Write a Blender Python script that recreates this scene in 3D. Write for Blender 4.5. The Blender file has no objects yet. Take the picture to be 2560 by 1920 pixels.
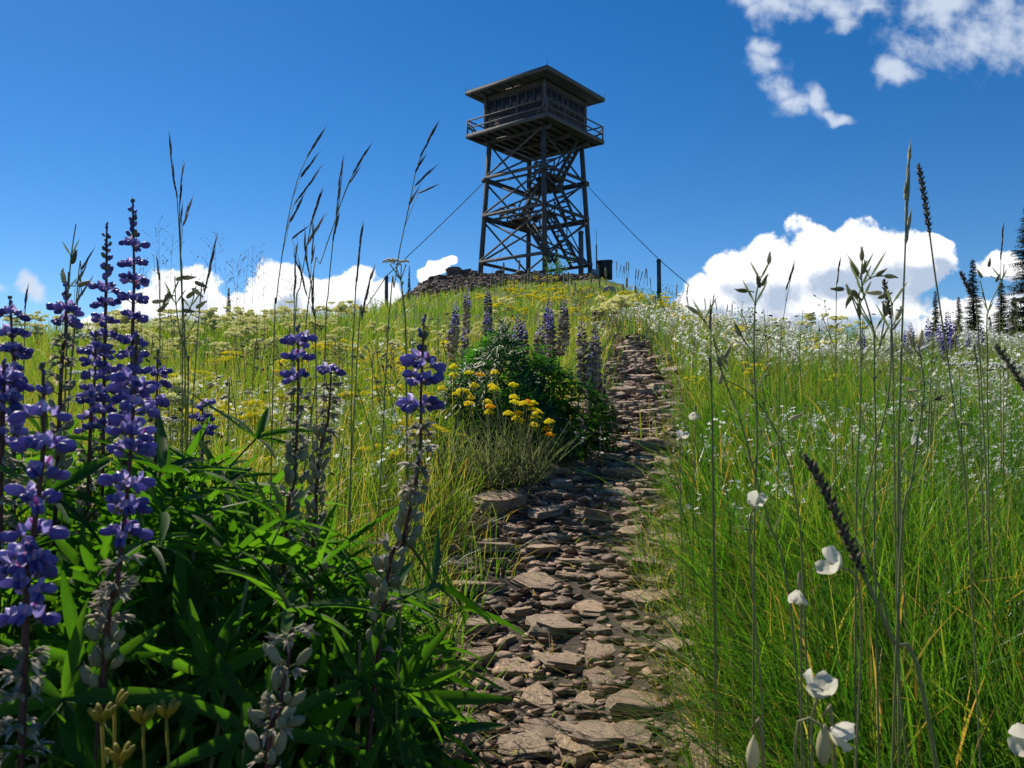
import bpy, math, random
import numpy as np
from mathutils import Vector, Matrix, Euler, Quaternion
R = random.Random(11)
NR = np.random.default_rng(5)
rad = math.radians
SC = bpy.context.scene
COL = SC.collection

# ------------------------------------------------------------------ camera, sky, sun, exposure
F = 1991.1
PIT = .031
cam = bpy.data.cameras.new('camera'); cam.lens = 28; cam.sensor_width = 36
cam.clip_start = .02; cam.clip_end = 9000
cam.dof.use_dof = True; cam.dof.focus_distance = 2.2; cam.dof.aperture_fstop = 22
CAM = bpy.data.objects.new('camera', cam); COL.objects.link(CAM)
CAM.location = (0, 0, 0); CAM.rotation_euler = (math.pi / 2 + PIT, 0, 0)
SC.camera = CAM
SC.view_settings.view_transform = 'Standard'; SC.view_settings.look = 'None'
SC.view_settings.gamma = 1; SC.view_settings.exposure = .3
SUN_EL = rad(45); SUN_AZ = rad(-38)          # azimuth from +Y, negative = to the left
sd = Vector((math.sin(SUN_AZ) * math.cos(SUN_EL), math.cos(SUN_AZ) * math.cos(SUN_EL), math.sin(SUN_EL)))
sl = bpy.data.lights.new('sun', 'SUN'); sl.energy = 5.0; sl.angle = rad(.5); sl.color = (1, .93, .80)
SUN = bpy.data.objects.new('sun', sl); COL.objects.link(SUN)
SUN.rotation_euler = (-sd).to_track_quat('-Z', 'Y').to_euler()

def ray(px, py):
    dx = (px - 1280) / F; dz = (960 - py) / F
    return Vector((dx, math.cos(PIT) - math.sin(PIT) * dz, math.sin(PIT) + math.cos(PIT) * dz))
def at(px, py, Y):
    v = ray(px, py); return v * (Y / v.y)

class NT:
    def __init__(s, t): s.t = t; s.n = t.nodes; s.l = t.links
    def new(s, k, **kw):
        n = s.n.new(k)
        for a, b in kw.items(): setattr(n, a, b)
        return n
    def put(s, sock, v):
        if hasattr(v, 'is_output') or isinstance(v, bpy.types.NodeSocket): s.l.new(v, sock)
        elif v is not None: sock.default_value = v
    def math(s, op, a, b=None, c=None, clamp=False):
        n = s.new('ShaderNodeMath', operation=op); n.use_clamp = clamp
        s.put(n.inputs[0], a)
        if b is not None: s.put(n.inputs[1], b)
        if c is not None: s.put(n.inputs[2], c)
        return n.outputs[0]
    def vmath(s, op, a, b=None):
        n = s.new('ShaderNodeVectorMath', operation=op); s.put(n.inputs[0], a)
        if b is not None: s.put(n.inputs[1], b)
        return n.outputs['Value'] if op in ('LENGTH', 'DOT_PRODUCT') else n.outputs[0]
    def noise(s, vec, scale, detail=4, rough=.55, dist=0, dim='3D'):
        n = s.new('ShaderNodeTexNoise', noise_dimensions=dim); s.put(n.inputs['Vector'], vec)
        n.inputs['Scale'].default_value = scale; n.inputs['Detail'].default_value = detail
        n.inputs['Roughness'].default_value = rough; n.inputs['Distortion'].default_value = dist
        return n.outputs['Fac']
    def ramp(s, fac, stops):
        n = s.new('ShaderNodeValToRGB'); s.put(n.inputs[0], fac); e = n.color_ramp.elements
        while len(e) < len(stops): e.new(.5)
        for el, (p, c) in zip(e, stops):
            el.position = p; el.color = (c[0], c[1], c[2], 1) if len(c) == 3 else c
        return n.outputs[0]
    def mix(s, fac, a, b, mode='MIX'):
        n = s.new('ShaderNodeMix', data_type='RGBA', blend_type=mode)
        s.put(n.inputs[0], fac)
        s.put(n.inputs[6], (*a, 1) if isinstance(a, tuple) else a); s.put(n.inputs[7], (*b, 1) if isinstance(b, tuple) else b)
        return n.outputs[2]
    def smooth(s, v, lo, hi):
        n = s.new('ShaderNodeMapRange', interpolation_type='SMOOTHSTEP'); s.put(n.inputs[0], v)
        n.inputs[1].default_value = lo; n.inputs[2].default_value = hi
        return n.outputs[0]

W = bpy.data.worlds.new('World'); SC.world = W; W.use_nodes = True
W.cycles.sampling_method = 'MANUAL'; W.cycles.sample_map_resolution = 512
SC.cycles.max_bounces = 6; SC.cycles.diffuse_bounces = 3; SC.cycles.glossy_bounces = 2; SC.cycles.transmission_bounces = 3; SC.cycles.caustics_reflective = False; SC.cycles.caustics_refractive = False
T = NT(W.node_tree); T.n.clear()
sky = T.new('ShaderNodeTexSky', sky_type='NISHITA'); sky.sun_disc = False
sky.sun_elevation = SUN_EL; sky.sun_rotation = SUN_AZ; sky.altitude = 2100; sky.air_density = 1.0; sky.dust_density = .25; sky.ozone_density = 2.2
hs = T.new('ShaderNodeHueSaturation'); hs.inputs['Saturation'].default_value = 1.38; hs.inputs['Hue'].default_value = .503
hs.inputs['Value'].default_value = .92
T.l.new(sky.outputs[0], hs.inputs['Color'])
tc = T.new('ShaderNodeTexCoord'); sp = T.new('ShaderNodeSeparateXYZ'); T.l.new(tc.outputs['Generated'], sp.inputs[0])
yy = T.math('MAXIMUM', sp.outputs[1], .02)
cb = T.new('ShaderNodeCombineXYZ'); T.put(cb.inputs[0], T.math('DIVIDE', sp.outputs[0], yy)); T.put(cb.inputs[1], T.math('DIVIDE', sp.outputs[2], yy))
front = T.smooth(sp.outputs[1], .1, .3)
# clouds stand in the sky at fixed compass directions and heights (tangents of azimuth and elevation)
CUM = [(1775,745,70,46),(1850,700,85,58),(1950,690,125,78),(2080,650,135,92),(2190,655,125,90),(2285,650,95,66),(2335,615,46,26),(2050,765,300,48),
       (2320,860,90,70),(2430,830,120,80),(2550,840,120,90),(2500,665,60,30),(2240,850,90,45),
       (455,715,80,52),(400,770,90,45),(500,770,80,40),(270,850,100,60),(190,900,120,55),(690,720,62,62),(780,750,100,52),(870,722,70,55),(945,745,62,45),(610,775,70,42),(740,800,240,50),(1050,770,90,36),
       (1072,684,26,20),(1094,664,24,18),(1118,646,17,13),(380,840,120,60)]
WIS = [(70,706,20,20),(82,728,22,22),(6,722,34,16),(1880,0,80,24),(1950,20,90,34),(2060,0,120,36),(2110,25,45,34),(2190,10,120,34),(2300,25,140,52),(2420,50,190,84),(2540,60,170,104),(2350,0,160,60),(2480,20,160,80),(2270,110,60,50),(2245,170,42,38),
       (1925,120,36,22),(1940,160,40,36),(1965,225,38,44),(1985,262,34,26),(2042,262,16,36),(2075,286,40,10)]
def cloud_group(name, blobs, ns, amp, warp, detail):
    g = bpy.data.node_groups.new(name, 'ShaderNodeTree')
    g.interface.new_socket('Vector', in_out='INPUT', socket_type='NodeSocketVector')
    g.interface.new_socket('Value', in_out='OUTPUT', socket_type='NodeSocketFloat')
    N = NT(g); gi = N.new('NodeGroupInput'); go = N.new('NodeGroupOutput')
    p = gi.outputs[0]
    wc = N.new('ShaderNodeCombineXYZ')
    for k in (0, 1): N.put(wc.inputs[k], N.math('MULTIPLY', N.math('SUBTRACT', N.noise(N.vmath('ADD', p, (3.7 * k, 8.1 * k, 0)), ns * .45, 3, .55, 0, '2D'), .5), warp))
    q = N.vmath('ADD', p, wc.outputs[0]); acc = None
    for bx, by, rx, ry in blobs:
        v = ray(bx, by); c = (v.x / v.y, v.z / v.y, 0)
        d = N.vmath('MULTIPLY', N.vmath('SUBTRACT', q, c), (F / rx, F / ry, 0))
        f = N.math('SUBTRACT', 1, N.vmath('LENGTH', d))
        acc = f if acc is None else N.math('SMOOTH_MAX', acc, f, .18)
    n = N.noise(p, ns, detail, .6, 0, '2D')
    n2 = N.new('ShaderNodeTexVoronoi', voronoi_dimensions='2D'); N.put(n2.inputs['Vector'], q); n2.inputs['Scale'].default_value = ns * 1.1
    m = N.math('ADD', N.math('MULTIPLY', N.math('SUBTRACT', n, .5), amp), N.math('MULTIPLY', N.math('SUBTRACT', .35, n2.outputs[0]), amp * .28))
    N.l.new(N.math('ADD', acc, m), go.inputs[0])
    return g
gc = cloud_group('cumulus', CUM, 24, 1.15, .035, 7); gw = cloud_group('wisp', WIS, 17, 3.2, .075, 8)
def use(g, v):
    n = T.new('ShaderNodeGroup'); n.node_tree = g; T.put(n.inputs[0], v); return n.outputs[0]
uu = T.math('ABSOLUTE', T.math('DIVIDE', sp.outputs[0], yy)); vv = T.math('DIVIDE', sp.outputs[2], yy)
win = T.math('MULTIPLY', front, T.math('MULTIPLY', T.math('SUBTRACT', 1, T.smooth(uu, .85, .95)), T.math('SUBTRACT', 1, T.smooth(T.math('ABSOLUTE', vv), .6, .68))))
c0 = use(gc, cb.outputs[0]); c1 = use(gc, T.vmath('ADD', cb.outputs[0], (-.009, .026, 0)))
cm = T.smooth(c0, -.22, .02)
cloud_shade = T.math('ADD', T.math('MULTIPLY', T.math('SUBTRACT', c0, c1), -.75), T.math('MULTIPLY', T.math('SUBTRACT', c1, .2), .8))  # painted cloud shading: grey-blue where more cloud lies toward the sun
sh = T.smooth(cloud_shade, -.35, .65)
ccol = T.mix(sh, (9.4, 9.5, 9.7), (4.0, 4.8, 6.1))
wm = T.math('MULTIPLY', T.smooth(use(gw, cb.outputs[0]), -.42, 1.1), .86)
skc = T.mix(wm, hs.outputs[0], (5.6, 6.3, 7.4))
skc = T.mix(cm, skc, ccol)
bg = T.new('ShaderNodeBackground'); T.put(bg.inputs[0], skc); bg.inputs[1].default_value = .1
bg0 = T.new('ShaderNodeBackground'); T.put(bg0.inputs[0], hs.outputs[0]); bg0.inputs[1].default_value = .1
ms = T.new('ShaderNodeMixShader'); T.put(ms.inputs[0], win); T.l.new(bg0.outputs[0], ms.inputs[1]); T.l.new(bg.outputs[0], ms.inputs[2])
wo = T.new('ShaderNodeOutputWorld'); T.l.new(ms.outputs[0], wo.inputs[0])

# ------------------------------------------------------------------ materials
def mat(name):
    m = bpy.data.materials.new(name); m.use_nodes = True; t = NT(m.node_tree)
    return m, t, t.n['Principled BSDF']
def plant_mat(name, stops, transl=.45, rough=.5, tgain=1.6, spec=.35, objvar=0.0, tint=(1, 1, 1)):
    m, t, b = mat(name)
    a = t.new('ShaderNodeAttribute'); a.attribute_name = 'var'
    f = a.outputs['Fac']
    oi = t.new('ShaderNodeObjectInfo')
    if objvar: f = t.math('ADD', f, t.math('MULTIPLY', t.math('SUBTRACT', oi.outputs['Random'], .5), objvar))
    geo = t.new('ShaderNodeNewGeometry')
    nz = t.noise(geo.outputs['Position'], 160, 2)
    f = t.math('ADD', f, t.math('MULTIPLY', t.math('SUBTRACT', nz, .5), .18), clamp=True)
    c = t.ramp(f, stops)
    t.put(b.inputs['Base Color'], c); b.inputs['Roughness'].default_value = rough; b.inputs['Specular IOR Level'].default_value = spec
    if transl > 0:
        tr = t.new('ShaderNodeBsdfTranslucent')
        t.put(tr.inputs[0], t.mix(1, c, tuple(tgain * x for x in tint), 'MULTIPLY'))
        mx = t.new('ShaderNodeMixShader'); mx.inputs[0].default_value = transl
        t.l.new(b.outputs[0], mx.inputs[1]); t.l.new(tr.outputs[0], mx.inputs[2]); t.l.new(mx.outputs[0], t.n['Material Output'].inputs[0])
    return m
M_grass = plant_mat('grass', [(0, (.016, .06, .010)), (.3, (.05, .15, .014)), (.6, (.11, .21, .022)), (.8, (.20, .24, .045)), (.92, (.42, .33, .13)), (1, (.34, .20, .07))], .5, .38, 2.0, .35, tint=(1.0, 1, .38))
M_leaf = plant_mat('lupine leaf', [(0, (.013, .036, .008)), (.5, (.036, .088, .013)), (1, (.08, .155, .022))], .46, .55, 2.9, .18, .35, tint=(.95, 1.15, .22))
M_bush = plant_mat('bush leaf', [(0, (.010, .036, .008)), (.6, (.027, .085, .014)), (1, (.07, .15, .025))], .4, .45, 2.6, .25, tint=(.9, 1.2, .4))
M_petal = plant_mat('lupine petal', [(0, (.05, .04, .20)), (.35, (.14, .12, .38)), (.7, (.32, .27, .58)), (1, (.68, .59, .84))], .45, .4, 1.35, .4, .4)
M_spot = plant_mat('petal spot', [(0, (.35, .03, .28)), (1, (.7, .55, .75))], .3, .5, 1.1)
M_calyx = plant_mat('fuzzy calyx', [(0, (.08, .09, .045)), (.5, (.20, .215, .115)), (1, (.38, .37, .25))], .25, .7, 1.2, .2, .4)
M_dry = plant_mat('withered flower', [(0, (.2, .165, .14)), (.5, (.42, .37, .30)), (1, (.62, .57, .48))], .5, .8, 1.1, .2, .4)
M_stemp = plant_mat('purple stem', [(0, (.05, .018, .02)), (.6, (.12, .05, .045)), (1, (.16, .14, .06))], .1, .6, 1)
M_stem = plant_mat('green stem', [(0, (.06, .09, .025)), (.5, (.22, .27, .09)), (1, (.36, .31, .17))], .35, .6, 1.2)
M_cream = plant_mat('cream bloom', [(0, (.72, .76, .34)), (.5, (.94, .94, .56)), (1, (.95, .88, .62))], .75, .7, 1.1)
M_yellow = plant_mat('yellow bloom', [(0, (.90, .86, .06)), (.6, (.94, .82, .03)), (1, (.88, .34, .02))], .75, .6, 1.15)
M_white = plant_mat('white bloom', [(0, (.88, .89, .86)), (1, (.93, .93, .91))], .6, .6, 1.0)
M_yar = plant_mat('yarrow bloom', [(0, (.35, .38, .28)), (.5, (.68, .68, .60)), (1, (.82, .82, .76))], .2, .7, 1.0)
M_camp = plant_mat('papery calyx', [(0, (.13, .11, .06)), (.5, (.34, .32, .16)), (1, (.62, .56, .36))], .35, .6, 1.2, .3, .5)
M_seed = plant_mat('grass seed', [(0, (.07, .05, .045)), (.5, (.17, .12, .10)), (1, (.42, .33, .24))], .25, .6, 1.2, .3, .3)
M_dark = plant_mat('dark spike', [(0, (.04, .024, .024)), (.6, (.10, .055, .045)), (1, (.24, .15, .10))], .15, .7, 1.2)
M_lily = plant_mat('lily petal', [(0, (.46, .45, .28)), (.6, (.66, .64, .50)), (1, (.78, .74, .62))], .5, .6, 1.0)
M_pale = plant_mat('pale spike', [(0, (.30, .29, .17)), (1, (.55, .50, .33))], .25, .7, 1.1)
M_head = plant_mat('green capsule', [(0, (.22, .20, .02)), (1, (.38, .30, .03))], .3, .5, 1.2)
M_con = plant_mat('conifer needles', [(0, (.008, .018, .012)), (1, (.03, .055, .03))], .15, .7, 1.3)

def solid(name, stops, scale=8, stretch=(1, 1, 1), rough=.8, bump=.4, bscale=40, objrand=None, spec=.3, bdist=.01):
    m, t, b = mat(name)
    tcx = t.new('ShaderNodeTexCoord')
    v = t.vmath('MULTIPLY', tcx.outputs['Object'], stretch)
    oi = t.new('ShaderNodeObjectInfo')
    v = t.vmath('ADD', v, t.vmath('MULTIPLY', oi.outputs['Location'], (7.1, 3.3, 5.7)))
    c = t.ramp(t.noise(v, scale, 7, .62, .4), stops)
    if objrand: c = t.mix(.62, c, t.ramp(oi.outputs['Random'], objrand), 'MULTIPLY'); 
    t.put(b.inputs['Base Color'], c); b.inputs['Roughness'].default_value = rough; b.inputs['Specular IOR Level'].default_value = spec
    bp = t.new('ShaderNodeBump'); bp.inputs['Strength'].default_value = bump; bp.inputs['Distance'].default_value = bdist
    t.put(bp.inputs['Height'], t.noise(v, bscale, 6, .65)); t.l.new(bp.outputs[0], b.inputs['Normal'])
    return m
ROCKC = [(.0, (.62, .56, .48)), (.2, (1.15, 1.0, .78)), (.4, (1.0, .86, .70)), (.6, (.92, .93, .88)), (.8, (1.25, 1.12, .9)), (1, (.78, .60, .48))]
M_rock = solid('layered schist', [(.34, (.12, .085, .065)), (.44, (.34, .25, .19)), (.49, (.66, .52, .38)), (.53, (.30, .18, .13)), (.6, (.62, .49, .36)), (.7, (.88, .76, .58))], 6, (.9, 4.2, 11), .55, 1.0, 16, ROCKC, .45, .006)
M_chip = solid('stone chips', [(.25, (.10, .075, .055)), (.5, (.26, .19, .14)), (.8, (.44, .35, .26))], 14, (1, 1, 1), .6, .5, 60)
_t = NT(M_chip.node_tree); _b = _t.n['Principled BSDF']; _c = _b.inputs['Base Color'].links[0].from_socket; _a = _t.new('ShaderNodeAttribute'); _a.attribute_name = 'var'
_t.put(_b.inputs['Base Color'], _t.mix(.9, _c, _t.ramp(_a.outputs['Fac'], [(.15, (.35, .3, .28)), (.4, (.9, .7, .6)), (.6, (.7, .68, .64)), (.85, (1.5, 1.3, 1.05))]), 'MULTIPLY'))
M_boul = solid('dark outcrop', [(.3, (.05, .04, .036)), (.5, (.12, .09, .075)), (.75, (.26, .19, .15))], 2.4, (1, 1, 2.5), .9, .9, 9, None, .2, .05)
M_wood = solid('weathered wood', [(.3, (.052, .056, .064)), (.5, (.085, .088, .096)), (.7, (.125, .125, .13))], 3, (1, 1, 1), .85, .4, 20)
M_wood2 = solid('greyer and lit-face wood', [(.3, (.11, .10, .097)), (.7, (.2, .18, .165))], 3, (1, 1, 1), .85, .3, 20)
M_sid = solid('cabin siding', [(.3, (.07, .062, .068)), (.7, (.12, .10, .105))], 4, (1, 1, 8), .85, .6, 8)
M_wire = solid('guy cable', [(.3, (.03, .03, .035)), (.7, (.06, .06, .065))], 5, (1, 1, 1), .9, .1, 30, None, .1)
M_metal = solid('dark metal', [(.3, (.05, .055, .06)), (.7, (.10, .11, .12))], 5, (1, 1, 1), .5, .1, 30)
M_box = solid('painted box', [(.3, (.02, .028, .03)), (.7, (.035, .045, .05))], 5, (1, 1, 1), .7, .1, 30)
M_bluebox = solid('pale blue box', [(.3, (.16, .26, .32)), (.7, (.22, .34, .4))], 5, (1, 1, 1), .7, .1, 30)
M_roof = solid('roof shingles', [(.3, (.05, .05, .05)), (.7, (.10, .10, .10))], 6, (1, 1, 1), .9, .4, 20)
M_bark = solid('bark', [(.3, (.05, .04, .03)), (.7, (.10, .08, .06))], 6, (1, 1, .2), .9, .5, 20)
m, t, b = mat('window glass'); M_glass = m
b.inputs['Base Color'].default_value = (.04, .048, .06, 1); b.inputs['Roughness'].default_value = .3; b.inputs['Specular IOR Level'].default_value = .6

# ground: soil, path dirt by vertex attribute
m, t, b = mat('hill soil'); M_soil = m
geo = t.new('ShaderNodeNewGeometry'); a = t.new('ShaderNodeAttribute'); a.attribute_name = 'trail'
a2 = t.new('ShaderNodeAttribute'); a2.attribute_name = 'scree'
n1 = t.noise(geo.outputs['Position'], 3.1, 8, .65); n2 = t.noise(geo.outputs['Position'], 38, 6, .7); n3 = t.noise(geo.outputs['Position'], .6, 5, .6)
soil = t.ramp(n2, [(.3, (.03, .028, .012)), (.55, (.075, .07, .028)), (.75, (.14, .12, .05))])
soil = t.mix(t.smooth(n3, .4, .62), soil, (.055, .085, .02))
dirt = t.ramp(n2, [(.3, (.035, .025, .018)), (.5, (.075, .052, .037)), (.7, (.15, .105, .075))])
scr = t.ramp(n2, [(.3, (.05, .036, .032)), (.5, (.13, .095, .08)), (.75, (.24, .18, .15))])
c = t.mix(a2.outputs['Fac'], soil, scr); c = t.mix(a.outputs['Fac'], c, dirt)
t.put(b.inputs['Base Color'], c); b.inputs['Roughness'].default_value = .95
bp = t.new('ShaderNodeBump'); bp.inputs['Strength'].default_value = .8; bp.inputs['Distance'].default_value = .03
t.put(bp.inputs['Height'], n2); t.l.new(bp.outputs[0], b.inputs['Normal'])

# ------------------------------------------------------------------ terrain
_sx = np.array([-4000, -600, 0, 300, 700, 900, 960, 1000, 1060, 1200, 1480, 1510, 1560, 1650, 1720, 1850, 2000, 2200, 2560, 3200, 8000.])
_sy = np.array([900, 880, 865, 845, 808, 788, 768, 742, 708, 662, 662, 690, 710, 758, 792, 838, 868, 886, 898, 915, 940.])
_S = (1021 - _sy) / F
TW = (1.41, 46.63)                                   # the tower's centre on the ground plane
_py = np.array([-6, 0, 1.03, 1.25, 1.55, 2.0, 2.4, 3.35, 4.3, 5.46, 6.9, 8.8, 12, 15, 18, 24, 40])
_px = np.array([-.3, .0, .05, .055, .07, .15, .255, .46, .68, .86, .92, .88, .96, 1.17, 1.9, 2.9, 3.4])
_pw = np.array([.3, .27, .235, .24, .25, .255, .25, .235, .22, .20, .15, .13, .13, .14, .2, .25, .25])
def trail_x(y): return np.interp(y, _py, _px)
def trail_w(y): return np.interp(y, _py, _pw)
def vnoise(x, y, s, seed=0):
    x = np.asarray(x, float) * s + seed * 17.3; y = np.asarray(y, float) * s + seed * 9.1
    return (np.sin(x * 1.7 + 1.3 * np.sin(y * 1.1)) + np.sin(y * 1.9 + 1.7 * np.sin(x * .9 + 2)) + .6 * np.sin((x + y) * 2.7 + seed)) / 2.6
def H(x, y):
    x = np.asarray(x, float); y = np.asarray(y, float)
    a = x / np.maximum(y, 1.6); d = np.maximum(y, .0)
    S = np.interp(1280 + a * F, _sx, _S)
    z = -.65 + .185 * y
    z = np.where(y > 44, -.65 + .185 * 44 + .01 * (y - 44), z)
    # summit top is flat, the far side falls away
    z = z - .004 * np.maximum(y - 52, 0) ** 2 * (y < 120) - .004 * 68 ** 2 * (y >= 120)
    cap = S * d
    k = .03 + .009 * d
    dd = cap - z
    sm = np.where(y > 1.6, z - np.log1p(np.exp(np.clip(-dd / k, -40, 40))) * k, z)
    dc = .65 / np.maximum(.187 - S, .012)
    z = sm - .05 * np.maximum(d - dc - 2.5, 0) * (S < .155)
    z = np.where(y < -8, -.65 - .185 * 8 + .1 * (y + 8), z)
    r = np.hypot(x, y)
    z = z + .018 * vnoise(x, y, 3.0) * np.clip(r, 0, 1) + .05 * vnoise(x, y, .9, 2) * np.clip((r - 2) / 6, 0, 1)
    z = z + .12 * vnoise(x, y, .33, 4) * np.clip((r - 8) / 14, 0, 1) * np.clip((60 - r) / 10, 0, 1)
    t = np.abs(x - trail_x(y)) / trail_w(y)
    z = z - .035 * np.exp(-t ** 2 * 1.2) * np.clip((12 - y) / 6, 0, 1)
    return np.maximum(z, -140)
def hz(x, y): return float(H(x, y))
def ground_hit(px, py, lo=.5, hi=60):
    v = ray(px, py); d = lo
    while d < hi:
        p = v * (d / v.y)
        if hz(p.x, p.y) >= p.z: return p
        d *= 1.01
    return v * (hi / v.y)
def tag(o, label=None, cat=None, group=None, kind=None):
    if label: o['label'] = label
    if cat: o['category'] = cat
    if group: o['group'] = group
    if kind: o['kind'] = kind
    return o

def np_mesh(name, V, faces_idx, face_len, mats, var=None, smooth=False, midx=None):
    me = bpy.data.meshes.new(name)
    me.vertices.add(len(V)); me.vertices.foreach_set('co', np.asarray(V, np.float32).ravel())
    me.loops.add(len(faces_idx)); me.loops.foreach_set('vertex_index', np.asarray(faces_idx, np.int32))
    st = np.concatenate([[0], np.cumsum(face_len)[:-1]]).astype(np.int32)
    me.polygons.add(len(face_len)); me.polygons.foreach_set('loop_start', st)
    me.polygons.foreach_set('loop_total', np.asarray(face_len, np.int32))
    if midx is not None: me.polygons.foreach_set('material_index', np.asarray(midx, np.int32))
    if smooth: me.polygons.foreach_set('use_smooth', np.ones(len(face_len), bool))
    for m in mats: me.materials.append(m)
    if var is not None:
        at_ = me.attributes.new('var', 'FLOAT', 'POINT'); at_.data.foreach_set('value', np.asarray(var, np.float32))
    me.update(calc_edges=True)
    return me
def link(name, me, parent=None, mw=None):
    o = bpy.data.objects.new(name, me); COL.objects.link(o)
    if parent: o.parent = parent
    if mw is not None: o.matrix_local = mw
    return o

n_ = 640
u = np.linspace(-1, 1, n_); gx = 1.5 * np.sinh(u * math.asinh(2600 / 1.5)); gy = gx + 1.5
X, Y = np.meshgrid(gx, gy); Z = H(X, Y)
V = np.stack([X, Y, Z], -1).reshape(-1, 3)
i = np.arange(n_ * n_).reshape(n_, n_)
q = np.stack([i[:-1, :-1], i[:-1, 1:], i[1:, 1:], i[1:, :-1]], -1).reshape(-1)
me = np_mesh('hill_ground', V, q, np.full((n_ - 1) ** 2, 4), [M_soil], smooth=True)
tr = np.clip(1.5 - np.abs(X - trail_x(Y)) / trail_w(Y) + .2 * vnoise(X, Y, 5), 0, 1) * (Y < 19)
def scree_mask(x, y):
    a = x / np.maximum(y, 1); th = np.interp(a, [-.165, -.15, -.03, .0, .1], [14, 12.5, 17, 24, 28])
    return np.clip((y - th + vnoise(x, y, .9) * 1.5) / 2.5, 0, 1) * np.clip((a + .175) / .02, 0, 1) * np.clip((.12 - a) / .03, 0, 1)
sc = scree_mask(X, Y)
for nm, arr in (('trail', tr), ('scree', sc)):
    at_ = me.attributes.new(nm, 'FLOAT', 'POINT'); at_.data.foreach_set('value', arr.astype(np.float32).ravel())
tag(link('hill_ground', me), kind='structure')

# ------------------------------------------------------------------ mesh builder
class MB:
    def __init__(s): s.V = []; s.F = []; s.M = []; s.C = []
    def add(s, V, Fs, m=0, c=.5):
        b = len(s.V); s.V += [tuple(v) for v in V]; s.C += [c] * len(V) if not hasattr(c, '__len__') else list(c)
        s.F += [tuple(i + b for i in f) for f in Fs]; s.M += [m] * len(Fs)
    def tube(s, pts, rads, n=5, m=0, c=.5):
        pts = [Vector(p) for p in pts]; V = []; Fs = []
        if not hasattr(rads, '__len__'): rads = [rads] * len(pts)
        ref = Vector((.3, .9, .2)).normalized()
        for i, p in enumerate(pts):
            d = (pts[min(i + 1, len(pts) - 1)] - pts[max(i - 1, 0)]).normalized()
            a = d.cross(ref); 
            if a.length < 1e-4: a = d.cross(Vector((1, 0, 0)))
            a.normalize(); b = d.cross(a)
            for k in range(n):
                t = 2 * math.pi * k / n; V.append(p + (a * math.cos(t) + b * math.sin(t)) * rads[i])
        for i in range(len(pts) - 1):
            for k in range(n):
                Fs.append((i * n + k, i * n + (k + 1) % n, (i + 1) * n + (k + 1) % n, (i + 1) * n + k))
        Fs.append(tuple(reversed(range(n)))); Fs.append(tuple(range((len(pts) - 1) * n, len(pts) * n)))
        s.add(V, Fs, m, c)
    def spindle(s, p, d, L, r, n=5, rings=(.0, .25, .6, 1), prof=(0.25, 1, .8, .0), m=0, c=.5, flat=1.0, ax=None):
        p = Vector(p); d = Vector(d).normalized(); a = ax if ax is not None else d.cross(Vector((.31, .2, .93)))
        if a.length < 1e-3: a = Vector((1, 0, 0))
        a = (a - d * a.dot(d)).normalized(); b = d.cross(a); V = []; Fs = []
        for t, q in zip(rings, prof):
            for k in range(n):
                th = 2 * math.pi * k / n; rr = r * max(q, .03)
                V.append(p + d * (L * t) + a * math.cos(th) * rr + b * math.sin(th) * rr * flat)
        for i in range(len(rings) - 1):
            for k in range(n): Fs.append((i * n + k, i * n + (k + 1) % n, (i + 1) * n + (k + 1) % n, (i + 1) * n + k))
        Fs.append(tuple(reversed(range(n))))
        Fs.append(tuple(range((len(rings) - 1) * n, len(rings) * n)))
        s.add(V, Fs, m, c)
    def octa(s, p, r, m=0, c=.5, sz=1):
        x, y, z = p
        V = [(x + r, y, z), (x - r, y, z), (x, y + r, z), (x, y - r, z), (x, y, z + r * sz), (x, y, z - r * sz)]
        s.add(V, [(0, 2, 4), (2, 1, 4), (1, 3, 4), (3, 0, 4), (2, 0, 5), (1, 2, 5), (3, 1, 5), (0, 3, 5)], m, c)
    def leaf(s, p, d, up, L, w, droop=.3, fold=.35, seg=5, m=0, c=.5, tip=1.0):
        p = Vector(p); d = Vector(d).normalized(); up = Vector(up); sd_ = d.cross(up)
        if sd_.length < 1e-3: sd_ = Vector((1, 0, 0))
        sd_.normalize(); up = sd_.cross(d); V = []; Fs = []
        for i in range(seg + 1):
            t = i / seg; ww = w * .5 * (math.sin(math.pi * min(1, t ** .8 * .93 + .035)) ** .8 + .04) 
            c0_ = p + d * (L * t) - Vector((0, 0, 1)) * (L * droop * t * t)
            V += [c0_ - sd_ * ww + up * ww * fold, c0_, c0_ + sd_ * ww + up * ww * fold]
        for i in range(seg):
            k = i * 3; Fs += [(k, k + 1, k + 4, k + 3), (k + 1, k + 2, k + 5, k + 4)]
        s.add(V, Fs, m, c)
    def box(s, c, dx, dy, dz, rot=None, m=0, var=.5):
        c = Vector(c); V = []
        for a in (-1, 1):
            for b in (-1, 1):
                for e in (-1, 1):
                    v = Vector((a * dx / 2, b * dy / 2, e * dz / 2)); V.append(c + (rot @ v if rot else v))
        s.add(V, [(0, 1, 3, 2), (4, 6, 7, 5), (0, 4, 5, 1), (2, 3, 7, 6), (0, 2, 6, 4), (1, 5, 7, 3)], m, var)
    def beam(s, a, b, w, h, m=0, up=(0, 0, 1)):
        a = Vector(a); b = Vector(b); d = (b - a); L = d.length; d.normalize()
        x = d.cross(Vector(up)); 
        if x.length < 1e-3: x = Vector((1, 0, 0))
        x.normalize(); z = x.cross(d)
        rot = Matrix((x, d, z)).transposed()
        s.box((a + b) / 2, w, L, h, rot, m)
    def mesh(s, name, mats, smooth=True):
        idx = [i for f in s.F for i in f]
        return np_mesh(name, s.V, idx, [len(f) for f in s.F], mats, s.C, smooth, s.M)
    def build(s, name, mats, parent=None, mw=None, smooth=True):
        return link(name, s.mesh(name, mats if isinstance(mats, list) else [mats], smooth), parent, mw)
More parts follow.
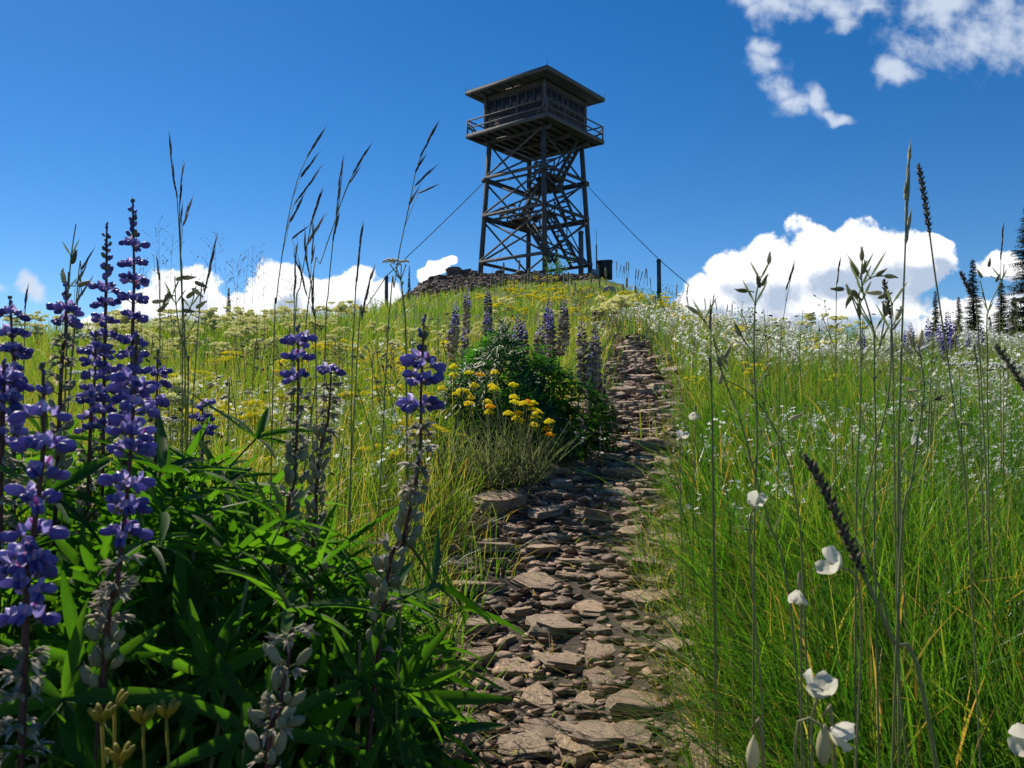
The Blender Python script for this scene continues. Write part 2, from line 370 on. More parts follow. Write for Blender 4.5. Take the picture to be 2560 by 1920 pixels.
def empty(name, loc, label=None, cat=None, group=None):
    o = bpy.data.objects.new(name, None); COL.objects.link(o); o.location = loc; o.empty_display_size = .05
    return tag(o, label, cat, group)
def rnd(a, b): return R.uniform(a, b)
def place(name, me, loc, rz=0, s=1, label=None, cat=None, group=None, tilt=.0):
    o = link(name, me); o.location = loc; o.rotation_euler = (rnd(-tilt, tilt), rnd(-tilt, tilt), rz); o.scale = (s, s, s)
    return tag(o, label, cat, group)

# ------------------------------------------------------------------ lookout tower
TH = -.665; ct, st_ = math.cos(TH), math.sin(TH)
ZB = 8.4
tower = empty('lookout_tower', (TW[0], TW[1], ZB), 'tall dark timber fire lookout tower with a square cabin on the hilltop', 'lookout tower')
tower.rotation_euler = (0, 0, TH)
LZ = [0, 2.72, 4.95, 7.35]
def hw(z): return 2.29 - .0485 * z
CN = [(-1, -1), (1, -1), (1, 1), (-1, 1)]
def cpt(k, z, off=0): h = hw(z) + off; return Vector((CN[k % 4][0] * h, CN[k % 4][1] * h, z))
for k in range(4):
    b_ = MB(); gz = hz(*[TW[0] + ct * CN[k][0] * 2.3 - st_ * CN[k][1] * 2.3, TW[1] + st_ * CN[k][0] * 2.3 + ct * CN[k][1] * 2.3]) - ZB - .3
    b_.beam(cpt(k, min(gz, -.2)), cpt(k, 7.42), .21, .21, up=(0, 1, 0)); b_.build('leg', M_wood, tower, smooth=False)
for k in range(4):
    nrm = Vector((0, -1, 0)) if k == 0 else Vector((1, 0, 0)) if k == 1 else Vector((0, 1, 0)) if k == 2 else Vector((-1, 0, 0))
    for L in range(3):
        b_ = MB(); b_.beam(cpt(k, LZ[L] + .12) + nrm * .16, cpt(k + 1, LZ[L] + .12) + nrm * .16, .08, .18); b_.build('horizontal_beam', M_wood2 if k == 0 else M_wood, tower, smooth=False)  # left face gets lighter wood: its brighter light is put into the colour
        if L:
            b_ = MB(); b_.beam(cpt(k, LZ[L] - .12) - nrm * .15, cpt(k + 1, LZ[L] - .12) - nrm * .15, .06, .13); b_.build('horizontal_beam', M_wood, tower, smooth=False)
        z0, z1 = LZ[L] + .2, LZ[L + 1] - .1
        for s_, (A, B) in enumerate(((k, k + 1), (k + 1, k))):
            o_ = nrm * (.13 if s_ == 0 else -.13)
            b_ = MB(); b_.beam(cpt(A, z0) + o_, cpt(B, z1) + o_, .05, .11); b_.build('cross_brace', M_wood2 if k == 0 else M_wood, tower, smooth=False)  # left-face braces lighter too, light painted in by the wood tone
def flight(p0, p1, w=.62, rail=True):
    p0, p1 = Vector(p0), Vector(p1); d = p1 - p0; s_ = Vector((d.y, -d.x, 0)).normalized() * (w / 2)
    b_ = MB()
    for sg in (-1, 1): b_.beam(p0 + s_ * sg, p1 + s_ * sg, .05, .22)
    o = b_.build('staircase', M_wood, tower, smooth=False)
    n = int(d.length / .3); b2 = MB(); yaw = Matrix.Rotation(math.atan2(d.y, d.x), 3, 'Z')
    for i in range(1, n): b2.box(p0 + d * (i / n), .22, w - .054, .035, yaw)
    b2.build('tread', M_wood, o, smooth=False)
    if rail:
        b3 = MB(); up = Vector((0, 0, .8))
        for sg in (-1, 1):
            b3.beam(p0 + s_ * sg + up, p1 + s_ * sg + up, .04, .07)
            for f in (.05, .5, .95): q_ = p0 + d * f + s_ * sg; b3.beam(q_, q_ + up * .95, .05, .05, up=(0, 1, 0))
        b3.build('handrail', M_wood, o, smooth=False)
flight((1.55, 1.9, .05), (1.55, -.9, 2.72))
flight((1.0, .4, .05), (-.75, .4, 2.62))
flight((-.9, -.2, 2.75), (.75, -.2, 4.9))
flight((1.4, 1.6, 2.75), (1.4, -.3, 4.9), rail=False)
flight((.5, 1.3, 4.95), (2.0, 1.55, 7.3))
def landing(x0, x1, y0, y1, z, rails=True):
    b_ = MB(); n = int((y1 - y0) / .16)
    for i in range(n): b_.box(((x0 + x1) / 2, y0 + (i + .5) * (y1 - y0) / n, z), x1 - x0, (y1 - y0) / n - .02, .05)
    for x in (x0 + .1, (x0 + x1) / 2, x1 - .1): b_.box((x, (y0 + y1) / 2, z - .12), .08, y1 - y0, .18)
    o = b_.build('landing', M_wood, tower, smooth=False)
    if rails:
        b_ = MB()
        for x, y in ((x0, y0), (x0, y1), (x1, y1), (x1, y0), ((x0 + x1) / 2, y0)): b_.box((x, y, z + .45), .07, .07, .85)
        for zz in (.45, .86): b_.box(((x0 + x1) / 2, y0 - .02, z + zz), x1 - x0 + .1, .04, .09); b_.box((x0 - .02, (y0 + y1) / 2, z + zz - .004), .04, y1 - y0 + .1, .09)
        b_.build('railing', M_wood, o, smooth=False)
landing(-1.9, -.8, -1.0, 1.5, 2.66); landing(-.9, 1.9, -1.35, -.55, 2.6, False); landing(-1.0, .75, .5, 1.7, 4.86); landing(.6, 1.95, -.9, .2, 4.9)
# deck
HD = 2.9; ZD = 15.85 - ZB
b_ = MB()
for i in range(30): y_ = -HD + (i + .5) * 2 * HD / 30; b_.box((0, y_, ZD + .12), 2 * HD - .1, 2 * HD / 30 - .003, .05)
deck = b_.build('deck', M_wood, tower, smooth=False)
b_ = MB()
for x in np.linspace(-2.7, 2.7, 10): b_.box((x, 0, ZD + 0), .06, 2 * HD - .16, .19)
for y_ in (-1.92, 0, 1.92): b_.box((0, y_, ZD - .2), 4.9, .14, .2)
b_.build('joist', M_wood, deck, smooth=False)
for k in range(4):
    b_ = MB(); a = Vector((CN[k][0] * HD, CN[k][1] * HD, ZD + .06)); b = Vector((CN[(k + 1) % 4][0] * HD, CN[(k + 1) % 4][1] * HD, ZD + .06))
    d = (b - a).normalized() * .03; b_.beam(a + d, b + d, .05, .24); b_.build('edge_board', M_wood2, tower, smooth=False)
    b_ = MB(); up = Vector((0, 0, 1))
    for f in (.0, .3, .64): q_ = a + (b - a) * f; q_ = q_ * .985; q_.z = ZD + .15; b_.beam(q_, q_ + up * .86, .07, .07, up=(0, 1, 0))
    for zz in (.5, .93): b_.beam(a * .98 + up * (zz - .0 + .02 * ZD), b * .98 + up * (zz + .02 * ZD), .04, .075)
    for A, B in ((a, b), (b, a)):
        q0 = A * .985 + up * (.9 + .015 * ZD); q1 = A + (B - A) * .14; q1.z = ZD + .15; b_.beam(q0, q1 * .99, .04, .07)
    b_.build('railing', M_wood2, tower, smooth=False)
# cabin
HC = 2.13; Z0 = ZD + .15; Z1 = 18.36 - ZB + .02
for k in range(4):
    nrm = [Vector((0, -1, 0)), Vector((1, 0, 0)), Vector((0, 1, 0)), Vector((-1, 0, 0))][k]
    tn = [Vector((1, 0, 0)), Vector((0, 1, 0)), Vector((-1, 0, 0)), Vector((0, -1, 0))][k]
    rot = Matrix((tn, -nrm, Vector((0, 0, 1)))).transposed()
    b_ = MB(); nb = 6
    for i in range(nb): b_.box(nrm * (HC - .04) + Vector((0, 0, Z0 + (i + .5) * .15)), 2 * HC - .17, .06 + .01 * (i % 2), .146, rot)
    b_.box(nrm * (HC - .04) + Vector((0, 0, Z1 - .15)), 2 * HC - .17, .07, .5, rot)
    b_.box(nrm * (HC - .16) + Vector((0, 0, (Z0 + Z1) / 2)), 2 * HC - .28, .02, Z1 - Z0 + .03, rot)
    wl = b_.build('wall', M_sid, tower, smooth=False)
    b_ = MB()
    b_.box(nrm * HC + tn * -HC * .98 + Vector((0, 0, (Z0 + Z1) / 2)), .15, .15, Z1 - Z0 - .01, rot); b_.build('corner_post', M_wood2, tower, smooth=False)
    nw = 7; wz0 = Z0 + .95; wz1 = Z1 - .4; ww = (2 * HC - .3) / nw
    for i in range(nw):
        cx = -HC + .15 + (i + .5) * ww; c_ = nrm * (HC - .05) + tn * cx + Vector((0, 0, (wz0 + wz1) / 2))
        b_ = MB()
        for sx in (-1, 1): b_.box(c_ + tn * sx * (ww / 2 - .03), .05, .06, wz1 - wz0, rot)
        for sz in (-1, 0, 1): b_.box(c_ + Vector((0, 0, sz * ((wz1 - wz0) / 2 - .03))), ww - .115, .05, .045, rot)
        wd = b_.build('window', M_wood2 if i == 3 else M_sid, tower, smooth=False)
        b_ = MB(); b_.box(c_ - nrm * .01, ww - .12, .012, wz1 - wz0 - .1, rot); b_.build('pane', M_glass, wd, smooth=False)
# roof
HRf = 2.9; b_ = MB(); zr = Z1 + .02
V = [(-HRf, -HRf, zr), (HRf, -HRf, zr), (HRf, HRf, zr), (-HRf, HRf, zr), (-HRf - .04, -HRf - .04, zr + .2), (HRf + .04, -HRf - .04, zr + .2), (HRf + .04, HRf + .04, zr + .2), (-HRf - .04, HRf + .04, zr + .2), (0, 0, zr + .65)]
b_.add(V, [(0, 3, 2, 1), (4, 5, 8), (5, 6, 8), (6, 7, 8), (7, 4, 8), (0, 1, 5, 4), (1, 2, 6, 5), (2, 3, 7, 6), (3, 0, 4, 7)]); roof = b_.build('roof', M_roof, tower, smooth=False)
b_ = MB()
for x in np.linspace(-2.6, 2.6, 9): b_.box((x, 0, zr - .05), .05, 2 * HRf - .1, .1)
b_.build('rafter', M_wood, roof, smooth=False)
for k in range(4):
    a = Vector((CN[k][0] * (HRf + .03), CN[k][1] * (HRf + .03), zr + .06)); b = Vector((CN[(k + 1) % 4][0] * (HRf + .03), CN[(k + 1) % 4][1] * (HRf + .03), zr + .06))
    d = (b - a).normalized() * .03; b_ = MB(); b_.beam(a + d, b + d, .05, .2); b_.build('fascia', M_wood2, roof, smooth=False)
    b_ = MB(); b_.tube([a + Vector((0, 0, .05)), a + Vector((0, 0, .5))], .014, 4); b_.build('lightning_rod', M_metal, roof, smooth=False)
# shutter prop arms and corner guy bracket stubs
for k in range(4):
    b_ = MB(); p = cpt(k, LZ[2], .05); b_.box(p, .34, .34, .26); b_.build('bracket', M_wood, tower, smooth=False)
def tloc(p):                                     # world -> tower local
    v = Vector(p) - Vector((TW[0], TW[1], ZB)); return Vector((ct * v.x + st_ * v.y, -st_ * v.x + ct * v.y, v.z))
postL = at(966, 735, 40); postL.z = hz(postL.x, postL.y)
postR = at(1647, 735, 40); postR.z = hz(postR.x, postR.y)
def guy(a_local, pts, r=.022):
    P = [a_local] + [tloc(p) for p in pts]; out = []
    for A, B in zip(P, P[1:]):
        for i in range(8):
            t = i / 8; q_ = A.lerp(B, t); q_.z -= .35 * (t * (1 - t)) * (B - A).length / 14; out.append(q_)
    out.append(P[-1]); b_ = MB(); b_.tube(out, r, 4); b_.build('guy_wire', M_wire, tower, smooth=False)
topL = at(966, 690, 40); topR = at(1647, 648, 40)
guy(cpt(0, LZ[2] - .2, .2), [topL, at(900, 790, 38.5)]); guy(cpt(2, LZ[2] - .2, .2), [topR, at(1722, 712, 38.5)])
guy(cpt(3, LZ[2]), [Vector((TW[0] - 3.5, TW[1] + 9, 8.2))], .014)
guy(cpt(2, LZ[3]), [Vector((TW[0] + 3.2, TW[1] + 7, 8.1))], .011)
def stake(name, top, r, label, base=None):
    z = hz(top.x, top.y) - .3; o = empty(name, (top.x, top.y, z + .3), label, 'post'); b_ = MB()
    b_.tube([(0, 0, -.3), (0.01, 0, (top.z - z) * .5), (0, .01, top.z - z - .3)], [r, r * .95, r * .9], 8); b_.build('shaft', M_wood, o, smooth=False)
    b_ = MB(); b_.tube([(0, 0, top.z - z - .42), (0, 0, top.z - z - .36)], r * 1.12, 8); b_.build('wire_loop', M_metal, o)
stake('guy_post', topL, .105, 'grey post left of the tower holding the left guy wire')
stake('guy_post', topR, .115, 'dark post on the right slope holding the right guy wire')
pp = at(1452, 578, 43.2); stake('wooden_post', pp, .15, 'thick upright post standing by the right leg of the tower')
pp = at(1392, 620, 50); stake('wooden_post', pp, .06, 'thin short post seen under the tower between its legs')
# equipment beside the tower
bx_ = at(1512, 688, 46); bx_.z = hz(bx_.x, bx_.y)
o = empty('equipment_box', bx_, 'dark square equipment box right of the tower on the crest', 'box'); o.rotation_euler = (0, 0, -.2); o.location.z = at(1512, 692, 46).z
b_ = MB(); b_.box((0, 0, .36), .82, .8, 1.0); b_.build('body', M_box, o, smooth=False)
b_ = MB(); b_.box((0, 0, .885), .9, .88, .05); b_.build('lid', M_metal, o, smooth=False)
b_ = MB(); b_.box((0, -.41, .4), .7, .03, .8); b_.box((.3, -.43, .4), .04, .03, .14); b_.build('door', M_box, o, smooth=False)
bb = at(1488, 690, 44.6); o = empty('battery_box', (bb.x, bb.y, at(1488, 692, 44.6).z - .1), 'small pale blue box between tower and dark box', 'box'); b_ = MB(); b_.box((0, 0, .22), .4, .4, .5); b_.build('body', M_bluebox, o, smooth=False)
b_ = MB(); b_.box((0, 0, .49), .45, .45, .03); b_.build('lid', M_bluebox, o, smooth=False)
am = at(1491, 612, 45.2); o = empty('antenna_mast', (am.x, am.y, 8.0), 'thin antenna mast standing beside the dark box', 'antenna')
b_ = MB(); b_.tube([(0, 0, 0), (0, 0, am.z - 8)], .04, 6); b_.build('mast', M_metal, o)
b_ = MB(); b_.tube([(0, 0, am.z - 8), (0, 0, am.z - 7.1)], .012, 4); b_.build('whip', M_metal, o)

# ------------------------------------------------------------------ rocks
def rock_mesh(name, seed, flat=.3, lay=3, m=None, sub=2, rough=.5):
    import bmesh
    r = random.Random(seed); bm = bmesh.new(); n = r.choice((5, 6, 6, 7, 8)); ax = r.uniform(.55, .95)
    base = []
    for k in range(n):
        t = 2 * math.pi * (k + r.uniform(-.28, .28)) / n; q = r.uniform(.78, 1.12)
        base.append((math.cos(t) * q * .5, math.sin(t) * q * .5 * ax))
    vs = []
    zs = [0, .35, .75, 1.0]
    for li, z in enumerate(zs):
        ox, oy = r.uniform(-.03, .03), r.uniform(-.03, .03)
        s = (1.0, 1.04, 1.0, .9)[li]
        tiltx, tilty = r.uniform(-.15, .15), r.uniform(-.15, .15)
        for (x, y) in base:
            j = r.uniform(.95, 1.05)
            vs.append(bm.verts.new((x * s * j + ox, y * s * j + oy, flat * (z - .5) + (tiltx * x + tilty * y) * flat * (li == 3) * 1.5)))
    bm.faces.new(vs[:n][::-1]); bm.faces.new(vs[-n:])
    for li in range(3):
        for k in range(n):
            bm.faces.new((vs[li * n + k], vs[li * n + (k + 1) % n], vs[(li + 1) * n + (k + 1) % n], vs[(li + 1) * n + k]))
    bmesh.ops.triangulate(bm, faces=[f for f in bm.faces if len(f.verts) > 4])
    bmesh.ops.subdivide_edges(bm, edges=bm.edges[:], cuts=sub, use_grid_fill=True)
    from mathutils import noise as mn
    bm.normal_update()
    off = Vector((seed * 3.1, seed * 1.7, 0))
    for v in bm.verts:
        p = v.co
        nval = mn.noise(p * 4 + off) * .05 + mn.noise(p * 11 + off) * .02
        step = mn.noise(Vector((p.x * 1.5, p.y * 1.5, p.z * 22 / max(flat, .1) * .3)) + off) * .05
        v.co = p + Vector((p.x, p.y, 0)).normalized() * (nval * .8 + step) * rough * 1.6 + v.normal * nval * rough
    me = bpy.data.meshes.new(name); bm.to_mesh(me); bm.free(); me.materials.append(m or M_rock)
    for p in me.polygons: p.use_smooth = True
    try: me.set_sharp_from_angle(angle=rad(32))
    except Exception: pass
    return me
rocks = [rock_mesh('flat_rock', 20 + i, flat=(.16, .24, .32, .2)[i % 4]) for i in range(14)]
placed = []
def rock_free(x, y, r):
    for (a, b, c) in placed:
        if (a - x) ** 2 + (b - y) ** 2 < ((c + r) * .85) ** 2: return False
    return True
big = [(1385,1515,.062,'big pale tan rock with a grey edge in the middle of the lower trail'),(1290,1680,.10,'broad grey banded slab lying in the lower trail left of the pale rock'),(1410,1665,.105,'large pointed pale green-grey stone beside the grey slab'),
       (1495,1640,.085,'pale rounded stone right of the pointed stone'),(1345,1755,.095,'round brown ridged stone near the bottom of the trail'),(1595,1765,.125,'large light tan slab under grass at the right trail edge'),
       (1180,1465,.14,'wide grey striped slab at the left trail edge'),(1340,1470,.11,'square pinkish striped slab in the middle trail'),(1240,1370,.13,'dark ridged slab in the left middle of the trail'),(1430,1405,.10,'bluish grey stone with a pointed top'),
       (1490,1415,.10,'flat light stone with a worn face at the trail centre'),(1500,1855,.09,'brown banded stone by the grass at the bottom'),(1290,1870,.11,'grey flat stone at the very bottom left of the trail'),(1240,1270,.17,'long dark slab across the trail below the bush'),
       (1360,1290,.15,'long ridged slab beside a darker one below the shaded trail'),(1440,1830,.07,'dark lopsided stone at the bottom of the trail'),(1585,1860,.08,'reddish flat rock half under grass at the bottom right'),(1190,1560,.12,'wide grey-brown slab shaded by leaves at the left edge'),
       (1450,1880,.10,'wide brown slab cut by the bottom edge of the picture'),(1350,1840,.075,'greenish grey wedge stone near the bottom'),(1480,1290,.13,'low dark slab right of centre below the bush shadow')]
rg = 'flat stones paving the trail'
def put_rock(x, y, s, label, group):
    o = link('flat_rock', R.choice(rocks)); z = hz(x, y)
    o.location = (x, y, z + s * rnd(-.02, .05)); k = rnd(.8, 1.2)
    o.rotation_euler = (rnd(-.1, .1) + .08, rnd(-.12, .12), rnd(0, 6.28)); o.scale = (s, s * k, s * rnd(.55, .95))
    tag(o, label, 'rock', group); placed.append((x, y, s * .5))
for px, py, s, lab in big:
    p = ground_hit(px, py); put_rock(p.x, p.y, s, lab, rg)
cnt = len(big); tries = 0
while cnt < 300 and tries < 30000:
    tries += 1
    y = math.exp(rnd(math.log(.93), math.log(8.5))); t = rnd(-1, 1); w = trail_w(y); x = trail_x(y) + t * w * (1.1 if y < 6 else .9)
    s = min(rnd(.045, .13) * (1 + .22 * max(0, y - 1.5)), .30) if tries < 6000 else rnd(.025, .05) * (1 + .16 * max(0, y - 1.5))
    if not rock_free(x, y, s * .5): continue
    put_rock(x, y, s, ('large' if s > .085 + .02 * y else 'small' if s < .055 + .01 * y else 'middling') + ' flat stone ' + ('at the near end of the trail' if y < 1.35 else 'in the trail between lupines and grass' if y < 2.3 else 'in the shaded trail beside the bush' if y < 3.6 else 'on the far trail beyond the bush'), rg); cnt += 1
def merge_instances(name, protos, T4, mats, label, cat=None, var=None, kind='stuff'):
    """one mesh from many transformed copies of low-poly prototypes (V, F lists)"""
    Vs, Is, Ls, Cs, Ms = [], [], [], [], []; off = 0
    T4 = np.asarray(T4); pid = NR.integers(0, len(protos), len(T4))
    for k, (pv, pf, pm, pc) in enumerate(protos):
        A = T4[pid == k]
        if not len(A): continue
        pv = np.asarray(pv, float); P = np.einsum('nij,vj->nvi', A[:, :3, :3], pv) + A[:, None, :3, 3]
        fl = np.array([len(f) for f in pf]); fi = np.concatenate([np.array(f) for f in pf])
        n, nv = len(A), len(pv)
        Vs.append(P.reshape(-1, 3)); Is.append((fi[None] + (np.arange(n) * nv)[:, None] + off).ravel()); Ls.append(np.tile(fl, n)); Ms.append(np.tile(np.array(pm), n))
        jit = NR.uniform(-.35, .35, (n, 1)); Cs.append(np.clip(np.asarray(pc)[None] + jit, 0, 1).ravel()); off += n * nv
    me = np_mesh(name, np.concatenate(Vs), np.concatenate(Is), np.concatenate(Ls), mats, np.concatenate(Cs), False, np.concatenate(Ms))
    return tag(link(name, me), label, cat, None, kind)
def mat4(P, s, rz, tilt=0.3):
    n = len(P); c, si = np.cos(rz), np.sin(rz); Rz = np.zeros((n, 3, 3)); Rz[:, 0, 0] = c; Rz[:, 0, 1] = -si; Rz[:, 1, 0] = si; Rz[:, 1, 1] = c; Rz[:, 2, 2] = 1
    tx, ty = NR.uniform(-tilt, tilt, n), NR.uniform(-tilt, tilt, n); Rx = np.zeros((n, 3, 3)); Rx[:, 0, 0] = np.cos(ty); Rx[:, 0, 2] = np.sin(ty); Rx[:, 2, 0] = -np.sin(ty); Rx[:, 2, 2] = np.cos(ty); Rx[:, 1, 1] = 1
    Ry = np.zeros((n, 3, 3)); Ry[:, 0, 0] = 1; Ry[:, 1, 1] = np.cos(tx); Ry[:, 1, 2] = -np.sin(tx); Ry[:, 2, 1] = np.sin(tx); Ry[:, 2, 2] = np.cos(tx)
    M = np.zeros((n, 4, 4)); M[:, :3, :3] = (Ry @ Rx @ Rz) * np.asarray(s).reshape(-1, 1, 1); M[:, :3, 3] = P; M[:, 3, 3] = 1
    return M
def chip(seed, flat):
    r = random.Random(seed); n = 6; b_ = MB(); V = []
    for z, s in ((-.5, .95), (.3, 1.05), (.5, .95)):
        for k in range(n): t = 2 * math.pi * k / n + r.uniform(-.3, .3); q = r.uniform(.35, .55) * s; V.append((math.cos(t) * q, math.sin(t) * q * .8, z * flat + r.uniform(-.04, .04)))
    Fs = [tuple(reversed(range(n))), tuple(range(2 * n, 3 * n))]
    for l in range(2):
        for k in range(n): Fs.append((l * n + k, l * n + (k + 1) % n, (l + 1) * n + (k + 1) % n, (l + 1) * n + k))
    return (V, Fs, [0] * len(Fs), [.5] * len(V))
chips = [chip(i, (.14, .2, .3)[i % 3]) for i in range(9)]
N = 7000; y = np.exp(NR.uniform(math.log(.85), math.log(20), N)); x = trail_x(y) + NR.normal(0, .62, N) * trail_w(y)
s = NR.gamma(2.2, .0085, N) * (1 + .25 * np.maximum(y - 1.2, 0)); s = np.minimum(s, np.minimum(.026 + .018 * np.maximum(y - 1, 0), .12))
merge_instances('rubble', chips, mat4(np.stack([x, y, H(x, y) + s * .08], 1), s, NR.uniform(0, 6.28, N)), [M_chip], 'small stone chips and gravel covering the trail between larger stones', 'gravel')
N = 26000; y = np.exp(NR.uniform(math.log(10.5), math.log(50), N)); x = NR.uniform(-.18, .13, N) * y; k = scree_mask(x, y) > NR.uniform(.2, 1, N); x, y = x[k], y[k]; s = NR.uniform(.05, .2, len(x)) * (1 + y / 40)
merge_instances('scree', chips, mat4(np.stack([x, y, H(x, y) + s * .05], 1), s, NR.uniform(0, 6.28, len(x)), .5), [M_boul], 'brown broken rock covering the slope left of the tower', 'scree')
bl = [rock_mesh('boulder', 60 + i, flat=(.45, .55, .4)[i % 3], m=M_boul, rough=1.0) for i in range(6)]
for i, (px, py, s, Yd, lab) in enumerate([(1135,681,1.35,41,'wide dark boulder on the crest left of the tower'),(1165,684,1.0,41.5,'dark boulder nearest the left leg of the tower'),(1085,690,.8,40,'upright dark rock at the left end of the summit outcrop'),
     (1060,712,.9,38,'low dark rock below the left end of the outcrop'),(1100,700,.95,39,'grey-brown rock under the crest boulders'),(1012,738,.6,34,'small dark rock near the left guy post'),(1185,694,.8,40,'dark rock just below the left leg of the tower'),
     (1034,726,.7,36,'sloping dark rock halfway down to the left guy post'),(1250,683,.8,42,'dark rock under the front beam of the tower'),(1300,685,.7,42,'low dark rock under the middle of the front beam'),(1345,686,.7,42,'dark rock at the foot of the nearest tower leg')]):
    p = at(px, py, Yd); p.z = hz(p.x, p.y) + .18 * s * max(0, (720 - py) / 40); o = place('boulder', bl[i % 6], p, rnd(0, 6), s * .8, lab, 'boulder', 'boulders on the summit', .2)
p = at(1525, 748, 17); place('standing_rock', rocks[3], (p.x, p.y, hz(p.x, p.y) + .08), 1.2, .42, 'pinkish upright rock beside the upper trail bend', 'rock').rotation_euler = (1.0, .2, .4)

# ------------------------------------------------------------------ grass (vectorised blades)
def blades(name, P, h, w, lean, ldir, var, segs, label, sag=0.):
    n = len(P); k = segs; t = np.linspace(0, 1, k + 1)
    face = NR.uniform(0, 2 * np.pi, n); sx = np.stack([np.cos(face), np.sin(face), np.zeros(n)], 1)
    L = np.stack([np.cos(ldir), np.sin(ldir), np.zeros(n)], 1)
    cen = P[:, None, :] + L[:, None, :] * (h * lean)[:, None, None] * (t ** 1.8)[None, :, None]
    up = h[:, None] * (t[None] - .5 * np.minimum(lean, 1.4)[:, None] * t[None] ** 2.6 * .62)
    cen[:, :, 2] += up
    wd = w[:, None] * (1 - .75 * t ** 2)[None] * .5
    V = np.empty((n, 2 * k + 1, 3))
    V[:, 0:2 * k:2] = cen[:, :k] - sx[:, None] * wd[:, :k, None]; V[:, 1:2 * k:2] = cen[:, :k] + sx[:, None] * wd[:, :k, None]; V[:, 2 * k] = cen[:, k]
    f = []; fl = []
    for i in range(k - 1): f += [2 * i, 2 * i + 1, 2 * i + 3, 2 * i + 2]; fl.append(4)
    f += [2 * k - 2, 2 * k - 1, 2 * k]; fl.append(3)
    idx = (np.array(f)[None] + (np.arange(n) * (2 * k + 1))[:, None]).ravel()
    tt = np.concatenate([np.repeat(t[:k], 2), [1.0]])
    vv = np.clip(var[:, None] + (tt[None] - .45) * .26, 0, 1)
    me = np_mesh(name, V.reshape(-1, 3), idx, np.tile(fl, n), [M_grass], vv.ravel())
    return tag(link(name, me), label, 'grass', None, 'stuff')
def crest(a): return .65 / np.maximum(.187 - np.interp(1280 + a * F, _sx, _S), .012)
def scatter(n, d0, d1, a0=-.95, a1=.95, power=0.):
    d = np.exp(NR.uniform(math.log(d0), math.log(d1), n)); a = NR.uniform(a0, a1, n)
    x = a * d; y = d
    ok = (d < crest(a) + 3.5)
    return x[ok], y[ok]
def off_trail(x, y, k=1.0, soft=.25):
    return np.abs(x - trail_x(y)) > trail_w(y) * (k + NR.normal(0, soft, len(x)))
def tufts(x, y, nb, spread):
    X_ = np.repeat(x, nb); Y_ = np.repeat(y, nb); r = NR.uniform(0, 1, len(X_)) ** .5 * np.repeat(spread, nb); th = NR.uniform(0, 6.283, len(X_))
    return X_ + r * np.cos(th), Y_ + r * np.sin(th), th
# right-hand bright fine grass, near
x, y = scatter(3100, .72, 3.2, .0, 1.25); k = off_trail(x, y, 1.15, .2) & (x > trail_x(y)); x, y = x[k], y[k]
nb = 26; tv = np.repeat(np.clip(NR.uniform(.05, .62, len(x)) + .13 * vnoise(x, y, 2.2, 3), 0, 1), nb); X_, Y_, th = tufts(x, y, nb, .014 + .016 * y)
h_ = NR.uniform(.12, .36, len(X_)) * (1 + .2 * vnoise(X_, Y_, 4)); e = np.clip((np.abs(X_ - trail_x(Y_)) / trail_w(Y_) - 1) / 1.0, 0, 1); h_ *= .55 + .45 * e
ln = NR.gamma(1.6, .36, len(X_)); ld = np.where(NR.random(len(X_)) < .4 + .3 * (1 - e), np.pi + NR.normal(0, .7, len(X_)), th)
var = np.clip(tv + NR.normal(0, .10, len(X_)) + (NR.random(len(X_)) < .09) * NR.uniform(.2, .5, len(X_)), 0, 1)
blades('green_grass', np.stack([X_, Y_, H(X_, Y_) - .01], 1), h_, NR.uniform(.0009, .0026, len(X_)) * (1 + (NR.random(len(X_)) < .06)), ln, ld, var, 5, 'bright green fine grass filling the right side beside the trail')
# left/mid grass
x, y = scatter(2600, .9, 4.2, -.95, .3); k = off_trail(x, y, 1.1, .25) & (x < trail_x(y)) & ((y > 1.45) | (x > -.15) | (NR.random(len(x)) < .3)); x, y = x[k], y[k]
nb = 20; tv = np.repeat(NR.uniform(.38, .84, len(x)), nb); X_, Y_, th = tufts(x, y, nb, .02 + .02 * y)
h_ = NR.uniform(.14, .32, len(X_)) * np.where(Y_ < 1.4, 1.25, 1); e = np.clip((np.abs(X_ - trail_x(Y_)) / trail_w(Y_) - 1) / 1.2, 0, 1); h_ *= .5 + .5 * e
ln = NR.gamma(2.0, .2, len(X_)); ld = np.where(NR.random(len(X_)) < .25, NR.normal(0, .8, len(X_)), th)
var = np.clip(tv + NR.normal(0, .10, len(X_)) + (NR.random(len(X_)) < .08) * NR.uniform(.1, .4, len(X_)), 0, 1)
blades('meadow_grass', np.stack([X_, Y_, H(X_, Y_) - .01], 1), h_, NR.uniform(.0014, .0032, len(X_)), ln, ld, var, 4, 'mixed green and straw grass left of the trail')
# slope grass further up
x, y = scatter(17000, 3.0, 44); k = off_trail(x, y, 1.05, .15) | (y > 19) | ((y > 6.8) & off_trail(x, y, .45, .25)); k &= (scree_mask(x, y) < NR.uniform(.1, .75, len(x))); x, y = x[k], y[k]
nb = 8; tv = np.repeat(NR.uniform(.45, .78, len(x)) + .12 * vnoise(x, y, .8, 6), nb); X_, Y_, th = tufts(x, y, nb, .02 * y)
h_ = NR.uniform(.10, .30, len(X_)) * (1 - .3 * np.clip((Y_ - 6) / 20, 0, 1)); ln = NR.gamma(2.0, .2, len(X_))
var = np.clip(tv + NR.normal(0, .10, len(X_)) + (NR.random(len(X_)) < .06) * .3, 0, 1)
blades('slope_grass', np.stack([X_, Y_, H(X_, Y_) - .02], 1), h_, NR.uniform(.0016, .003, len(X_)) * (1 + .22 * (Y_ - 2)), ln, th, var, 3, 'short yellow-green grass covering the rising hillside')
